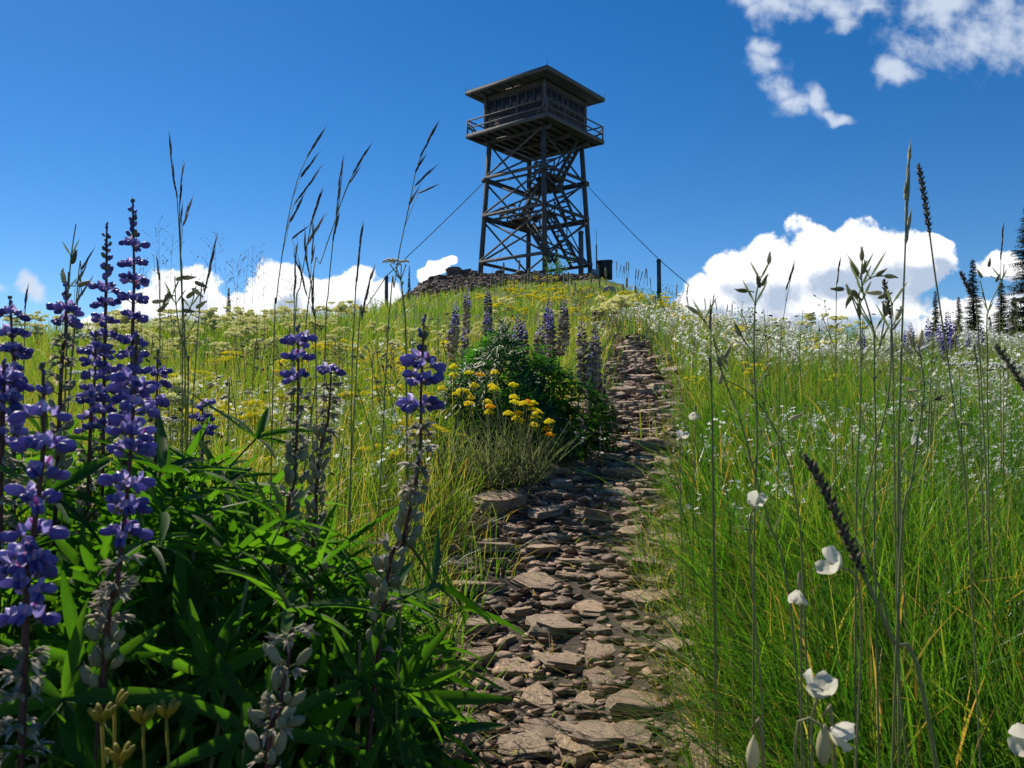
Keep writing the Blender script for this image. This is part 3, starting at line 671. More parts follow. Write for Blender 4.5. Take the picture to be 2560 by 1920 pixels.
x, y = scatter(1500, .85, 5, -.3, .5); k = (np.abs(x - trail_x(y)) / trail_w(y) < 1.1) & (NR.random(len(x)) < .8); x, y = x[k], y[k]; n1_ = len(x)
blades('trail_litter', np.stack([x, y, H(x, y) + NR.uniform(.004, .02, n1_)], 1), NR.uniform(.015, .05, n1_), NR.uniform(.0008, .002, n1_), NR.uniform(1.5, 3, n1_), NR.uniform(0, 6.28, n1_), np.clip(NR.normal(.88, .1, n1_), 0, 1), 3, 'dead stems and grass litter lying among the trail stones')
# thin upright flowering stems standing over the turf
x, y = scatter(5200, .8, 9, -.95, .95); k = off_trail(x, y, 1.6, .3); x, y = x[k], y[k]; n1_ = len(x)
blades('grass_stems', np.stack([x, y, H(x, y) - .01], 1), NR.uniform(.24, .46, n1_), NR.uniform(.0009, .0016, n1_) * (1 + .15 * np.maximum(y - 1.5, 0)), NR.gamma(1.5, .14, n1_), NR.uniform(0, 6.28, n1_), np.clip(NR.normal(.68, .18, n1_), 0, 1), 5, 'thin upright stems rising above the grass')
x, y = scatter(2300, .75, 2.8, .1, .95); k = off_trail(x, y, 1.3, .2) & (x > trail_x(y)); x, y = x[k], y[k]; nb = 5; X_, Y_, th = tufts(x, y, nb, np.full(len(x), .02)); n1_ = len(X_)
blades('broad_grass', np.stack([X_, Y_, H(X_, Y_) - .01], 1), NR.uniform(.14, .34, n1_), NR.uniform(.003, .0052, n1_), NR.gamma(1.8, .3, n1_), th, np.clip(NR.normal(.22, .16, n1_) + (NR.random(n1_) < .2) * .6, 0, 1), 5, 'broader dark and tan blades mixed in the right grass')
# dead flattened bits at trail edge
x, y = scatter(1100, .85, 4.5, -.2, .5); dx = (x - trail_x(y)) / trail_w(y); k = (np.abs(np.abs(dx) - 1.15) < .45); x, y = x[k], y[k]
nb = 7; X_, Y_, th = tufts(x, y, nb, np.full(len(x), .03)); n1_ = len(X_)
blades('dry_grass', np.stack([X_, Y_, H(X_, Y_) + .003], 1), NR.uniform(.04, .13, n1_), NR.uniform(.001, .002, n1_), NR.uniform(.7, 2.2, n1_), th, np.clip(NR.normal(.86, .1, n1_), 0, 1), 4, 'dry straw-coloured grass lying along the trail edges')

# ------------------------------------------------------------------ lupines
def ell(b_, c, rx, ry, rz, rot=None, m=0, col=.5, n=8, k=5):
    V = []; c = Vector(c)
    for i in range(1, k):
        p = math.pi * i / k
        for j in range(n): t = 2 * math.pi * j / n; v = Vector((rx * math.cos(p), ry * math.sin(p) * math.cos(t), rz * math.sin(p) * math.sin(t))); V.append(c + (rot @ v if rot else v))
    a = Vector((rx, 0, 0)); e = Vector((-rx, 0, 0)); V.append(c + (rot @ a if rot else a)); V.append(c + (rot @ e if rot else e)); A = len(V) - 2
    Fs = [(A, j, (j + 1) % n) for j in range(n)]
    for i in range(k - 2):
        for j in range(n): Fs.append((i * n + j, (i + 1) * n + j, (i + 1) * n + (j + 1) % n, i * n + (j + 1) % n))
    Fs += [(A + 1, (k - 2) * n + (j + 1) % n, (k - 2) * n + j) for j in range(n)]
    b_.add(V, Fs, m, col)
def flower_mesh(seed):
    r = random.Random(seed); b_ = MB(); j = lambda a: r.uniform(-a, a)
    b_.tube([(-.15, 0, .0), (.28, 0, .06)], [.035, .05], 5, 1, .5)
    ell(b_, (.38, 0, .08), .17, .12, .12, None, 1, .6, 7, 4)
    R1 = Matrix.Rotation(.25 + j(.15), 3, 'Y')
    for s_ in (-1, 1):
        Rz = Matrix.Rotation(s_ * (.22 + j(.06)), 3, 'Z') @ R1
        ell(b_, (.80, s_ * .13, -.02), .40, .13, .27, Rz, 0, .45 + j(.15), 10, 7)
    # banner: two reflexed lobes rising behind the wings
    for s_ in (-1, 1):
        V = []; Fs = []
        for a_ in range(5):
            for c_ in range(5):
                u_ = a_ / 4; v_ = c_ / 4
                wv = .34 * math.sin(math.pi * (.12 + .8 * v_))
                V.append((.50 + .14 * v_ - .26 * u_ * u_ - .05 * v_ * v_, s_ * wv * u_, .12 + .52 * v_ - .04 * u_))
        for a_ in range(4):
            for c_ in range(4): k_ = a_ * 5 + c_; Fs.append((k_, k_ + 1, k_ + 6, k_ + 5))
        b_.add(V, Fs[4:], 0, [.55 + .3 * (i % 5) / 4 for i in range(25)]); b_.add(V, Fs[:4], 2, .4 + j(.4))
    return b_.mesh('flower', [M_petal, M_calyx, M_spot])
def bud_mesh(seed, mm, nm='bud'):
    b_ = MB(); b_.tube([(-.15, 0, 0), (.2, 0, .03)], [.04, .05], 5, 1, .4)
    ell(b_, (.5, 0, .06), .36, .2, .24, Matrix.Rotation(-.35, 3, 'Y'), 0, .4, 8, 6); ell(b_, (.27, 0, .05), .15, .19, .2, None, 1, .6, 7, 4)
    return b_.mesh(nm, [mm, M_calyx])
def wither_mesh(seed):
    r = random.Random(seed); b_ = MB(); b_.tube([(-.15, 0, 0), (.25, 0, .0)], [.035, .05], 5, 1, .4)
    for i in range(7): b_.leaf((.2, 0, 0), (1, r.uniform(-.8, .8), r.uniform(-.8, .6)), (0, 0, 1), r.uniform(.35, .75), .2, r.uniform(-.2, .5), .5, 4, 0, r.random())
    ell(b_, (.3, 0, .0), .2, .14, .16, None, 1, .6, 7, 4)
    return b_.mesh('withered_flower', [M_dry, M_calyx])
def pod_mesh(seed):
    r = random.Random(seed); b_ = MB(); b_.tube([(-.2, 0, -.1), (.2, 0, 0)], .04, 5, 0, .4)
    ell(b_, (.5, 0, .25), .48, .18, .25, Matrix.Rotation(-.8, 3, 'Y'), 0, .75, 8, 6); b_.spindle((.72, 0, .55), (.4, 0, 1), .3, .04, 4, m=0, c=.9)
    for i in range(3): b_.leaf((.2, 0, 0), (1, r.uniform(-.9, .9), r.uniform(-.2, .5)), (0, 0, 1), .35, .13, .2, .4, 3, 0, .3)
    return b_.mesh('seed_pod', [M_calyx])
SZ = 1.04
FL = [flower_mesh(i) for i in range(4)]; BD = [bud_mesh(0, M_petal), bud_mesh(1, M_calyx)]; WI = [wither_mesh(i) for i in range(3)]; PD = [pod_mesh(i) for i in range(2)]
def palm_leaf(seed, nl, L, w, pet, m=0):
    r = random.Random(seed); b_ = MB(); b_.tube([(0, 0, 0), (.01 * r.uniform(-1, 1), .01, pet * .5), (0, 0, pet)], [.0011, .001, .0009], 4, 0, .6)
    for i in range(nl):
        t = 2 * math.pi * i / nl + r.uniform(-.12, .12); e = r.uniform(.15, .6); l = L * r.uniform(.72, 1.1)
        b_.leaf((0, 0, pet), (math.cos(t) * math.cos(e), math.sin(t) * math.cos(e), math.sin(e)), (0, 0, 1), l, w * r.uniform(.8, 1.15), r.uniform(.0, .35), r.uniform(.25, .9), 6, 0, r.uniform(.2, .8))
    return b_.mesh('leaf', [M_leaf])
PL = [palm_leaf(i, (8, 7, 9)[i % 3], (.068, .08, .058)[i % 3], (.0078, .0090, .0068)[i % 3], (.05, .07, .03)[i % 3]) for i in range(7)]
def look(d, roll=0):
    """matrix whose +X points along d, +Z roughly up"""
    d = Vector(d).normalized(); y_ = Vector((0, 0, 1)).cross(d)
    if y_.length < 1e-3: y_ = Vector((0, 1, 0))
    y_.normalize(); z_ = d.cross(y_); return Matrix((d, y_, z_)).transposed().to_4x4() @ Matrix.Rotation(roll, 4, 'X')
def curve_pts(P, n=18):
    P = [Vector(p) for p in P]; out = []
    for i in range(len(P) - 1):
        p0 = P[max(i - 1, 0)]; p1 = P[i]; p2 = P[i + 1]; p3 = P[min(i + 2, len(P) - 1)]
        m_ = max(2, n // (len(P) - 1))
        for k in range(m_):
            t = k / m_; out.append(.5 * ((2 * p1) + (p2 - p0) * t + (2 * p0 - 5 * p1 + 4 * p2 - p3) * t * t + (3 * p1 - p0 - 3 * p2 + p3) * t ** 3))
    out.append(P[-1]); return out
def along(pts, s):
    """point and direction at arclength fraction s"""
    L = [0]
    for a, b in zip(pts, pts[1:]): L.append(L[-1] + (b - a).length)
    t = s * L[-1]
    for i in range(len(pts) - 1):
        if L[i + 1] >= t or i == len(pts) - 2:
            f = (t - L[i]) / max(L[i + 1] - L[i], 1e-9); return pts[i].lerp(pts[i + 1], f), (pts[i + 1] - pts[i]).normalized(), L[-1]
def root_of(P):
    """drop a stalk's lowest point to the ground along its direction"""
    a, b = P[-2], P[-1]; d = (b - a); p = b.copy(); d = Vector((d.x * .3, d.y * .3, min(d.z, -.01))).normalized() if d.z < 0 else Vector((0, 0, -1))
    if d.z > -.5: d = Vector((0, 0, -1))
    for _ in range(400):
        if p.z <= hz(p.x, p.y): break
        p = p + d * .006
    return p
def lupine(pix, Y, label, n_bud=3, n_fl=8, n_with=3, n_pod=3, size=.0115, gap=.020, leaves=9, group='flowering lupines', per=5, rake=0, leafscale=1):
    P = [at(px, py, Y - i * rake) for i, (px, py) in enumerate(pix)]; g = root_of(P)
    P.append(g); pts = curve_pts(P, 24)
    o = empty('lupine', g, label, 'lupine', group); loc = [p - g for p in pts][::-1]
    b_ = MB(); n = len(loc); b_.tube(loc, [.0024 * (1 - .62 * i / n) for i in range(n)], 6, 0, .4); b_.build('stem', M_stemp, o)
    _, _, TL = along(loc, 0)
    s = TL - .004; stage = [('b', n_bud), ('f', n_fl), ('w', n_with), ('p', n_pod)]; tot = 0
    # terminal bud tuft
    for st, cnt_ in stage:
        for w_ in range(cnt_):
            if s < .05: break
            ph = rnd(0, 6.28); k = per if st != 'b' else 4; kk = k + (2 if st == 'f' else 1) - (R.random() < .4)
            for i in range(kk):
                if tot > 96: break
                if R.random() < .08: continue
                p, d, _ = along(loc, max(0, min(1, (s + rnd(-.004, .004)) / TL)))
                th = ph + 6.283 * i / kk + rnd(-.25, .25); e = {'b': .9, 'f': .28, 'w': .1, 'p': .35}[st] + rnd(-.25, .25)
                if st == 'b' and w_ == 0: e += .35
                side = Vector((math.cos(th), math.sin(th), 0)); side = (side - d * side.dot(d)).normalized(); v = side * math.cos(e) + d * math.sin(e)
                if st == 'b': me = BD[0] if R.random() < .6 else BD[1]; sz = size * (.45 + .12 * w_)
                elif st == 'f': me = R.choice(FL) if R.random() < .93 else BD[0]; sz = size * rnd(.85, 1.12)
                elif st == 'w': me = R.choice(WI); sz = size * rnd(.95, 1.25)
                else: me = R.choice(PD) if R.random() < .7 else R.choice(WI); sz = size * rnd(.9, 1.3)
                sz *= SZ
                M = Matrix.Translation(p + v * sz * .25) @ look(v, rnd(-.6, .6)) @ Matrix.Scale(sz, 4)
                link(me.name.split('.')[0], me, o, M); tot += 1
            s -= (gap * .86 if st == 'f' else gap * .5 if st == 'b' else gap * .72) * rnd(.85, 1.15)
    for i in range(leaves):
        f = rnd(.02, .55); p, d, _ = along(loc, f * .9); th = rnd(0, 6.28)
        add_leaf(o, p, th, rnd(.75, 1.15) * leafscale)
    return o
def add_leaf(o, p, th, sc_, el=None):
    e = rnd(.3, 1.0) if el is None else el; v = Vector((math.cos(th) * math.cos(e), math.sin(th) * math.cos(e), math.sin(e)))
    q = v.to_track_quat('Z', 'Y').to_matrix().to_4x4(); tl = Matrix.Rotation(rnd(0, 6.28), 4, 'Z')
    link('leaf', R.choice(PL), o, Matrix.Translation(p) @ q @ tl @ Matrix.Scale(sc_, 4))
LUP = [
 ([(332,508),(335,700),(330,900)], .88, 'tallest blue lupine at the left, its bud tip highest against the sky', 4, 10, 2, 2, .0118, .023, 6),
 ([(267,566),(266,700),(262,880)], .90, 'blue lupine spike just left of the tallest one', 6, 9, 1, 0, .0112, .023, 5),
 ([(165,718),(163,860),(150,1000)], .80, 'greyish seed-laden lupine spike left of the tall blue pair', 2, 2, 5, 8, .0115, .018, 5),
 ([(25,750),(32,880),(35,1000)], .78, 'blue lupine spike at the far left edge beside the sky', 1, 7, 4, 0, .0112, .022, 5),
 ([(342,840),(325,1150),(290,1480),(265,1600)], .52, 'large near lupine spike with violet whorls right of the biggest one', 3, 7, 5, 10, .0115, .0195, 4),
 ([(108,925),(106,1150),(75,1400),(65,1540)], .47, 'large near lupine at the lower left with wide blue-violet whorls', 2, 9, 6, 0, .0118, .020, 4),
 ([(745,822),(745,1000),(735,1200),(712,1380)], .74, 'lupine left of centre with few violet blooms above grey pods', 1, 3, 4, 12, .0112, .0195, 4),
 ([(828,922),(820,1050),(790,1250)], .80, 'half withered lupine beside the one left of centre', 0, 1, 4, 12, .011, .019, 4),
 ([(1060,800),(1052,1000),(1048,1150),(1005,1360),(960,1500)], .66, 'lupine at centre with pale violet blooms on top and a leaning stem of pods', 3, 3, 4, 12, .0125, .022, 3),
 ([(506,1012),(507,1080),(505,1150)], 1.0, 'short drooping blue lupine among leaves at the left', 0, 4, 2, 0, .0108, .017, 5),
 ([(240,830),(235,980),(225,1100)], .86, 'dark blue lupine spike behind the large near lupine', 2, 7, 5, 3, .0112, .019, 3),
 ([(395,880),(392,1000),(390,1080)], .95, 'small blue lupine spike right of the tall pair', 2, 4, 3, 0, .0108, .02, 3),
 ([(732,1570),(715,1680),(690,1800),(670,1900)], .50, 'bare withered lupine stalk with tan pods at the bottom', 0, 0, 1, 6, .012, .026, 2),
 ([(10,905),(8,1000),(5,1100)], .62, 'lupine spike cut by the left picture edge', 1, 6, 5, 0, .0115, .02, 3)]
for args in LUP: lupine(*args)
# leafy shoots with no bloom
def shoot(x, y, top, nl, label, sc_=1.0):
    g = Vector((x, y, hz(x, y))); o = empty('lupine_shoot', g, label, 'lupine foliage', 'leafy lupine shoots')
    top = max(top, g.z + .1); T_ = Vector((rnd(-.05, .05), rnd(-.06, .03), top - g.z)); loc = curve_pts([Vector((0, 0, 0)), T_ * .5 + Vector((rnd(-.02, .02), 0, 0)), T_], 8)
    b_ = MB(); b_.tube(loc, [.0026 * (1 - .5 * i / len(loc)) for i in range(len(loc))], 5, 0, .8); b_.build('stem', M_stem, o)
    for i in range(nl):
        f = 1 - (i / nl) ** 1.1 * .85; p, d, _ = along(loc, max(.04, f)); add_leaf(o, p, 2.4 * i + rnd(-.4, .4), rnd(.8, 1.25) * sc_, rnd(.15, .75) if f < .9 else rnd(.6, 1.3))
def topline(px): return np.interp(px, [-700, 0, 200, 420, 560, 700, 900, 1000, 1100], [1060, 1080, 1090, 1090, 1160, 1260, 1430, 1560, 1760])
for i in range(112):
    px = rnd(-420, 960) if i < 96 else rnd(860, 1060); Yd = math.exp(rnd(math.log(.60), math.log(1.5)))
    if px > 650 and Yd > 1.15: Yd *= .7
    x, y = (px - 1280) / F * Yd, Yd
    if abs(x - trail_x(y)) < trail_w(y) * (.72 if y < 1.15 else 1.1): continue
    tz = at(px, topline(px) + rnd(20, 330) * (1.1 if Yd < .9 else .35), Yd).z
    shoot(x, y, min(tz, hz(x, y) + .46) - .05, R.choice((8, 10, 12)), 'leafy green lupine shoot ' + ('at the far left edge' if px < 60 else 'around the two large near lupines' if px < 380 else 'between large near lupine and faded pair' if px < 640 else 'under the faded lupine pair' if px < 800 else 'beside the trail edge') + (', low and near' if Yd < .9 else ', standing further back'), rnd(.85, 1.15))
# low-poly spikes for the distance
def spike_proto(seed, nf, mt, L=.30):
    r = random.Random(seed); b_ = MB(); b_.tube([(0, 0, -.45), (r.uniform(-.01, .01), 0, -.1), (0, 0, L)], [.004, .003, .0015], 4, 1, .3)
    for i in range(nf):
        f = i / nf; z = L * (1 - f); th = 2.4 * i + r.uniform(-.3, .3); q = .2 + .8 * min(1, f * 3); e = r.uniform(-.1, .5)
        v = Vector((math.cos(th) * math.cos(e), math.sin(th) * math.cos(e), math.sin(e)))
        faded = f > mt + r.uniform(-.12, .12)
        b_.spindle(Vector((0, 0, z)) + v * .006, v, .025 * q, .0075 * q, 5, (0, .4, .8, 1), (.3, 1, .8, .2), 2 if faded else 0, r.random())
    return b_
SPK = [spike_proto(i, 95, (.16, .34, .6, 1.2)[i % 4]).mesh('lupine_spike', [M_petal, M_stemp, M_dry]) for i in range(8)]
def far_lupine(px, py, Y, k, label, s=1.0, lean=.08):
    p = at(px, py, Y); o = link('distant_lupine', SPK[k]); o.location = p - Vector((0, 0, .30 * s)); o.scale = (s, s, s); o.rotation_euler = (rnd(-lean, lean), rnd(-lean, lean), rnd(0, 6))
    return tag(o, label, 'lupine', 'lupines further up the slope')
ctr = ['first', 'second', 'third']
for i, (px, py, Y, k, lab) in enumerate([(1137,752,4.4,2,'violet lupine spike left of the dark bush, paired with cream blooms'),(1165,720,4.6,3,'slender violet lupine reaching above the cream blooms left of the tower'),(1222,716,4.4,2,'slim violet lupine with blooms above the cream field under the tower'),
   (1130,800,3.6,0,'greyish lupine spike close behind the near centre lupine'),(1215,770,3.9,2,'dense violet lupine behind the left of the dark bush'),(1282,785,3.0,1,'greyish violet lupine rising from the middle of the dark bush'),(1310,800,3.1,1,'pale lupine spike right next to the middle one in the bush'),
   (1362,745,3.3,2,'tall violet lupine behind the dark bush'),(1378,775,3.1,1,'violet-topped spike in front of the tall one behind the bush'),(1400,745,3.5,0,'grey dried lupine spike above the right of the bush'),(1415,760,4.6,3,'violet bloom standing over the upper trail'),
   (1460,800,2.95,0,'dried grey lupine spike at the right edge of the bush'),(1490,810,3.0,0,'rightmost dried lupine spike by the trail edge'),(1475,850,2.9,0,'short dried lupine spike leaning over the trail'),(1250,800,3.3,0,'grey seed spike in the left of the dark bush'),
   (1165,820,3.3,0,'grey seed spike left of the dark bush'),(1345,800,3.0,0,'dry spike between the violet ones over the bush')]):
    far_lupine(px, py, Y, min(k, 1 + (i % 3 == 0)) + 4 * (i % 2), lab, rnd(.8, .95))
for i, (px, py) in enumerate([(2262,825),(2280,805),(2300,830),(2330,790),(2345,800),(2360,780),(2385,800),(2405,835),(2430,830),(2450,810),(2120,845),(2160,825),(2240,845)]):
    far_lupine(px, py, rnd(4.6, 6), 3 + 4 * (i % 2), 'violet lupine spike in the cluster below the right-hand conifers', rnd(.9, 1.15))
# the bush
bp_ = ground_hit(1330, 1120, 2); BX, BY = .01, 2.75
bush = empty('lupine_bush', (BX, BY, hz(BX, BY)), 'dense dark green lupine bush beside the middle of the trail', 'bush'); b_ = MB()
for i in range(1150):
    th = rnd(0, 6.283); e = math.asin(rnd(-.05, 1)); r_ = rnd(.72, 1.0) ** .5
    n_ = Vector((math.cos(th) * math.cos(e), math.sin(th) * math.cos(e), math.sin(e))); lump = 1 + .16 * math.sin(3 * th + 1) + .12 * math.sin(5 * th + 4 * e)
    p = Vector((n_.x * .29 * r_ * lump, n_.y * .28 * r_ * lump, .02 + n_.z * .34 * r_ * lump * (1 - .25 * n_.x)))
    d0 = (n_ + Vector((rnd(-.5, .5), rnd(-.5, .5), rnd(-.2, .5)))).normalized(); q = d0.to_track_quat('Z', 'Y')
    for k in range(6):
        t = 6.283 * k / 6 + rnd(-.2, .2); v = q @ Vector((math.cos(t), math.sin(t), .45)); b_.leaf(p, v, n_, rnd(.03, .055), .0075, rnd(.1, .5), .4, 3, 0, rnd(0, 1))
b_.build('foliage', M_bush, bush)
b_ = MB()
for i in range(26):
    th = rnd(0, 6.28); r_ = rnd(0, .22); b_.tube([(rnd(-.08, .08), rnd(-.08, .08), -.03), (math.cos(th) * r_, math.sin(th) * r_, rnd(.15, .26))], [.004, .002], 4, 0, .3)
b_.build('stem', M_stem, bush)

# ------------------------------------------------------------------ flower heads
def dome(b_, c, r, n, m, rb, flat=.45, col=(0, 1), seed=0, up=Vector((0, 0, 1))):
    rr = random.Random(seed)
    for i in range(n):
        t = 2.39996 * i; q = math.sqrt((i + .5) / n); x = q * math.cos(t) * r; y = q * math.sin(t) * r; z = r * flat * (1 - q * q) + rr.uniform(-.1, .1) * r
        b_.octa((c[0] + x, c[1] + y, c[2] + z), rb * rr.uniform(.75, 1.25), m, rr.uniform(*col))
def umbel_plant(seed, h, nh, r, heads, mt, spread=.08, bracts=True, rb=.2, name='umbel', flat=.5, col=(0, 1)):
    """plant mesh: stems + flower domes"""
    rr = random.Random(seed); b_ = MB()
    for k in range(nh):
        th = rr.uniform(0, 6.28); s_ = rr.uniform(.1, 1) * spread; hh = h * rr.uniform(.75, 1.1); tip = Vector((math.cos(th) * s_, math.sin(th) * s_, hh))
        b_.tube([(0, 0, -.02), (tip.x * .35, tip.y * .35, hh * .5), tip], [.0016, .0014, .0011], 4, 1, rr.random())
        if bracts:
            for j in range(6): a = 6.283 * j / 6 + rr.random(); b_.leaf(tip - Vector((0, 0, .006)), (math.cos(a), math.sin(a), .5), (0, 0, 1), r * .8, r * .2, .1, .3, 2, 1, .5)
        ns = rr.choice((3, 4, 5)) if heads > 1 else 1
        for j in range(ns):
            a = 6.283 * j / ns + rr.random(); rr_ = r * .62 if ns > 1 else 0; c = tip + Vector((math.cos(a) * rr_, math.sin(a) * rr_, rr.uniform(0, .25) * r))
            dome(b_, c, r * (.5 if ns > 1 else 1), 16 if ns > 1 else 34, 0, r * rb, flat, col, seed * 31 + k * 7 + j)
    return b_
CR = [umbel_plant(i, .26, 8, .034, 3, None, .12, rb=.16, flat=.8).mesh('cream_buckwheat', [M_cream, M_stem]) for i in range(5)]
YL = [umbel_plant(20 + i, .17, 9, .020, 3, None, .09, rb=.17, col=(0, .6), flat=.7).mesh('yellow_buckwheat', [M_yellow, M_stem]) for i in range(4)]
YR = [umbel_plant(40 + i, .36, 1, .028, 3, None, .02, rb=.10, flat=.3).mesh('yarrow', [M_yar, M_stem]) for i in range(3)]
def yar(px, py, Y, label, s=1.):
    p = at(px, py, Y); o = link('yarrow', R.choice(YR)); o.location = (p.x, p.y, p.z - .36 * s); o.scale = (s, s, s); o.rotation_euler = (0, 0, rnd(0, 6)); return tag(o, label, 'yarrow', 'white yarrow heads')
n = 0
for i in range(900):
    if n >= 135: break
    px = rnd(240, 1300) if n < 112 else rnd(-300, 240); Yd = rnd(4.3, 8.2); x = (px - 1280) / F * Yd
    if abs(x - trail_x(Yd)) < trail_w(Yd) * 1.3 or (px > 1150 and Yd < 4.3) or (px > 950 and Yd > 6.5): continue
    s_ = rnd(.8, 1.15) * (.42 + Yd / 16) * (.8 if px > 900 else 1); place('cream_buckwheat', R.choice(CR), (x, Yd, hz(x, Yd)), rnd(0, 6), s_, 'cream buckwheat clump on the left crest ' + ('behind the tall lupines' if px < 380 else 'behind the tallest left grass stalk' if px < 600 else 'behind the brown seed heads' if px < 850 else 'beneath the left guy wire' if px < 1060 else 'between bush and summit rocks'), 'buckwheat', 'cream buckwheat along the left crest', .15); n += 1
for i, (px, py, Y, s_) in enumerate([(2110,840,6,1.2),(2030,830,7,1.2),(1950,860,8,1),(1545,800,7.0,1.5),(1525,805,6.6,1.5),(1560,785,8,1.4),(425,975,2.2,.85),(1270,760,6,1.),(1380,800,7,1)]):
    p = at(px, py, Y); place('cream_buckwheat', CR[i % 5], (p.x, p.y, max(p.z - .26 * s_, hz(p.x, p.y) - .05)), rnd(0, 6), s_, ['pale umbel plant on the right meadow crest', 'pale umbel plant on the right meadow crest','pale umbel plant on the right meadow crest','large greenish cream clump right of the upper trail','large greenish cream clump right of the upper trail','large greenish cream clump right of the upper trail','round cream bloom low at the left among white flowers','cream clump where the left meadow meets the upper trail','cream clump where the left meadow meets the upper trail'][i], 'buckwheat', 'scattered cream buckwheat', .1)
n = 0
while n < 150:
    r_ = R.random()
    if r_ < .28: px, Yd = rnd(380, 1150), rnd(2.0, 4.6)
    elif r_ < .75: px, Yd = rnd(1330, 1820), math.exp(rnd(math.log(7), math.log(24)))
    elif r_ < .92: px, Yd = rnd(1180, 1420), math.exp(rnd(math.log(7), math.log(16)))
    else: px, Yd = rnd(1450, 2100), rnd(2.5, 6)
    x = (px - 1280) / F * Yd
    if abs(x - trail_x(Yd)) < trail_w(Yd) * 1.25: continue
    s_ = rnd(.65, 1.1) * (1 + .03 * max(0, Yd - 4)); lab = 'yellow buckwheat clump in the grass left of the trail' if r_ < .28 else 'yellow buckwheat clump on the upper slope below the tower' if r_ < .92 else 'yellow bloom in the right meadow'
    place('yellow_buckwheat', R.choice(YL), (x, Yd, hz(x, Yd)), rnd(0, 6), s_, lab, 'buckwheat', 'yellow buckwheat clumps', .1); n += 1
for i, (px, py, Y, l, s_) in enumerate([(2400,808,1.7,'broad white yarrow head at the right below the conifers',1.1),(2500,830,1.6,'flat white yarrow head near the right edge',1.1),(2508,852,2.2,'small yarrow head under the flat one at right',.9),(832,915,2.0,'white yarrow head in the grass at centre left',.9),
     (240,765,1.5,'greyish yarrow head behind the tall lupines',1.2),(205,850,1.5,'low yarrow head behind the lupines',1.),(1430,735,6,'tiny yarrow head on the slope under the tower',1),(420,970,1.9,'pale green rounded yarrow by white flowers at left',1.2)]): yar(px, py, Y, l, s_)
# the near yarrow against the sky with its branching stalk
P = [at(985, 665, 1.5), at(1002, 700, 1.5), at(1012, 780, 1.5), at(1015, 850, 1.5)]; g = root_of(P); o = empty('yarrow', g, 'forked white yarrow standing against the sky left of the tower', 'yarrow')
b_ = MB(); b_.tube([p - g for p in P[1:]] + [Vector((0, 0, 0))], .0018, 5, 0, .5)
for (a, b_px) in ((975, 652), (1003, 655), (1015, 653), (990, 660)): b_.tube([P[1] - g, at(a, b_px + 8, 1.5) - g], .0011, 4, 0, .5)
for i in range(9): q_ = P[1].lerp(P[3], i / 9) - g; b_.leaf(q_, (rnd(-1, 1), rnd(-1, 1), .6), (0, 0, 1), .018, .004, .1, .2, 3, 0, .4)
b_.build('stem', M_stem, o)
for (a, bpx, r_) in ((972, 655, .012), (985, 652, .009), (1004, 655, .007), (1014, 654, .007), (996, 662, .006)):
    b_ = MB(); dome(b_, at(a, bpx, 1.5) - g, r_, 40, 0, r_ * .17, .4, (0, 1), a); b_.build('flower_head', M_yar, o)
# orange-yellow buckwheat in front of the bush
og = Vector((-.06, 2.3, hz(-.06, 2.3)))
buck = empty('orange_buckwheat', og, 'orange and yellow buckwheat with arching bare stems in front of the dark bush', 'buckwheat')
stm = MB()
for i, (px, py, Y, c) in enumerate([(1134,918,2.3,.1),(1172,935,2.3,.2),(1200,940,2.35,.7),(1185,965,2.3,.2),(1235,972,2.25,.1),(1283,965,2.3,.3),(1285,995,2.25,.3),(1225,1018,2.2,.8),(1222,1032,2.2,.3),(1172,1012,2.2,.5),(1318,1008,2.2,.9),(1333,1028,2.2,.5),(1338,1045,2.2,.3),(1295,1035,2.2,.6),
      (1372,1056,2.15,.3),(1366,1075,2.15,.7),(1375,1090,2.12,.9),(965,935,2.5,.1),(935,945,2.4,.2),(1010,925,2.6,.3)] + [(rnd(1100, 1260), rnd(925, 1010), rnd(2.3, 2.5), rnd(0, .5)) for _ in range(9)] + [(rnd(1240, 1370), rnd(990, 1080), rnd(2.15, 2.3), rnd(0, .5)) for _ in range(8)]):
    p = at(px, py, Y) - og; b0 = Vector((rnd(-.1, .1), rnd(-.05, .05), 0)); pts = curve_pts([b0, b0 * .5 + p * .45 + Vector((.04, 0, -.03)), p - Vector((0, 0, .01))], 8)
    stm.tube(pts, [.0024, .0024, .0022, .002, .0019, .0018, .0016, .0015, .0014][:len(pts)], 5, 0, rnd(.4, 1))
    for j in range(7): a = 6.283 * j / 7; stm.leaf(p - Vector((0, 0, .012)), (math.cos(a), math.sin(a), .25), (0, 0, 1), .018, .004, .1, .3, 3, 0, .2)
    b_ = MB()
    for j in range(5): a = 6.283 * j / 5; dome(b_, p + Vector((math.cos(a) * .0085, math.sin(a) * .0085, rnd(-.004, .004))), .0068, 14, 0, .0021, .7, (max(0, c - .3), min(1, c + .3)), i * 9 + j)
    dome(b_, p + Vector((0, 0, .004)), .009, 16, 0, .0021, .7, (max(0, c - .3), min(1, c + .3)), i)
    b_.build('flower_head', M_yellow, buck)
for k in range(260):
    a = rnd(-.5, 3.6); b0 = Vector((rnd(-.14, .14), rnd(-.08, .08), 0)); e = rnd(.1, .3)
    stm.leaf(b0, (rnd(-.7, 1.2), rnd(-1, .3), rnd(.9, 2.)), (0, -1, 0), rnd(.12, .26), .0022, rnd(0, .3), .2, 4, 0, rnd(0, .8))
stm.build('stem', M_stem, buck)

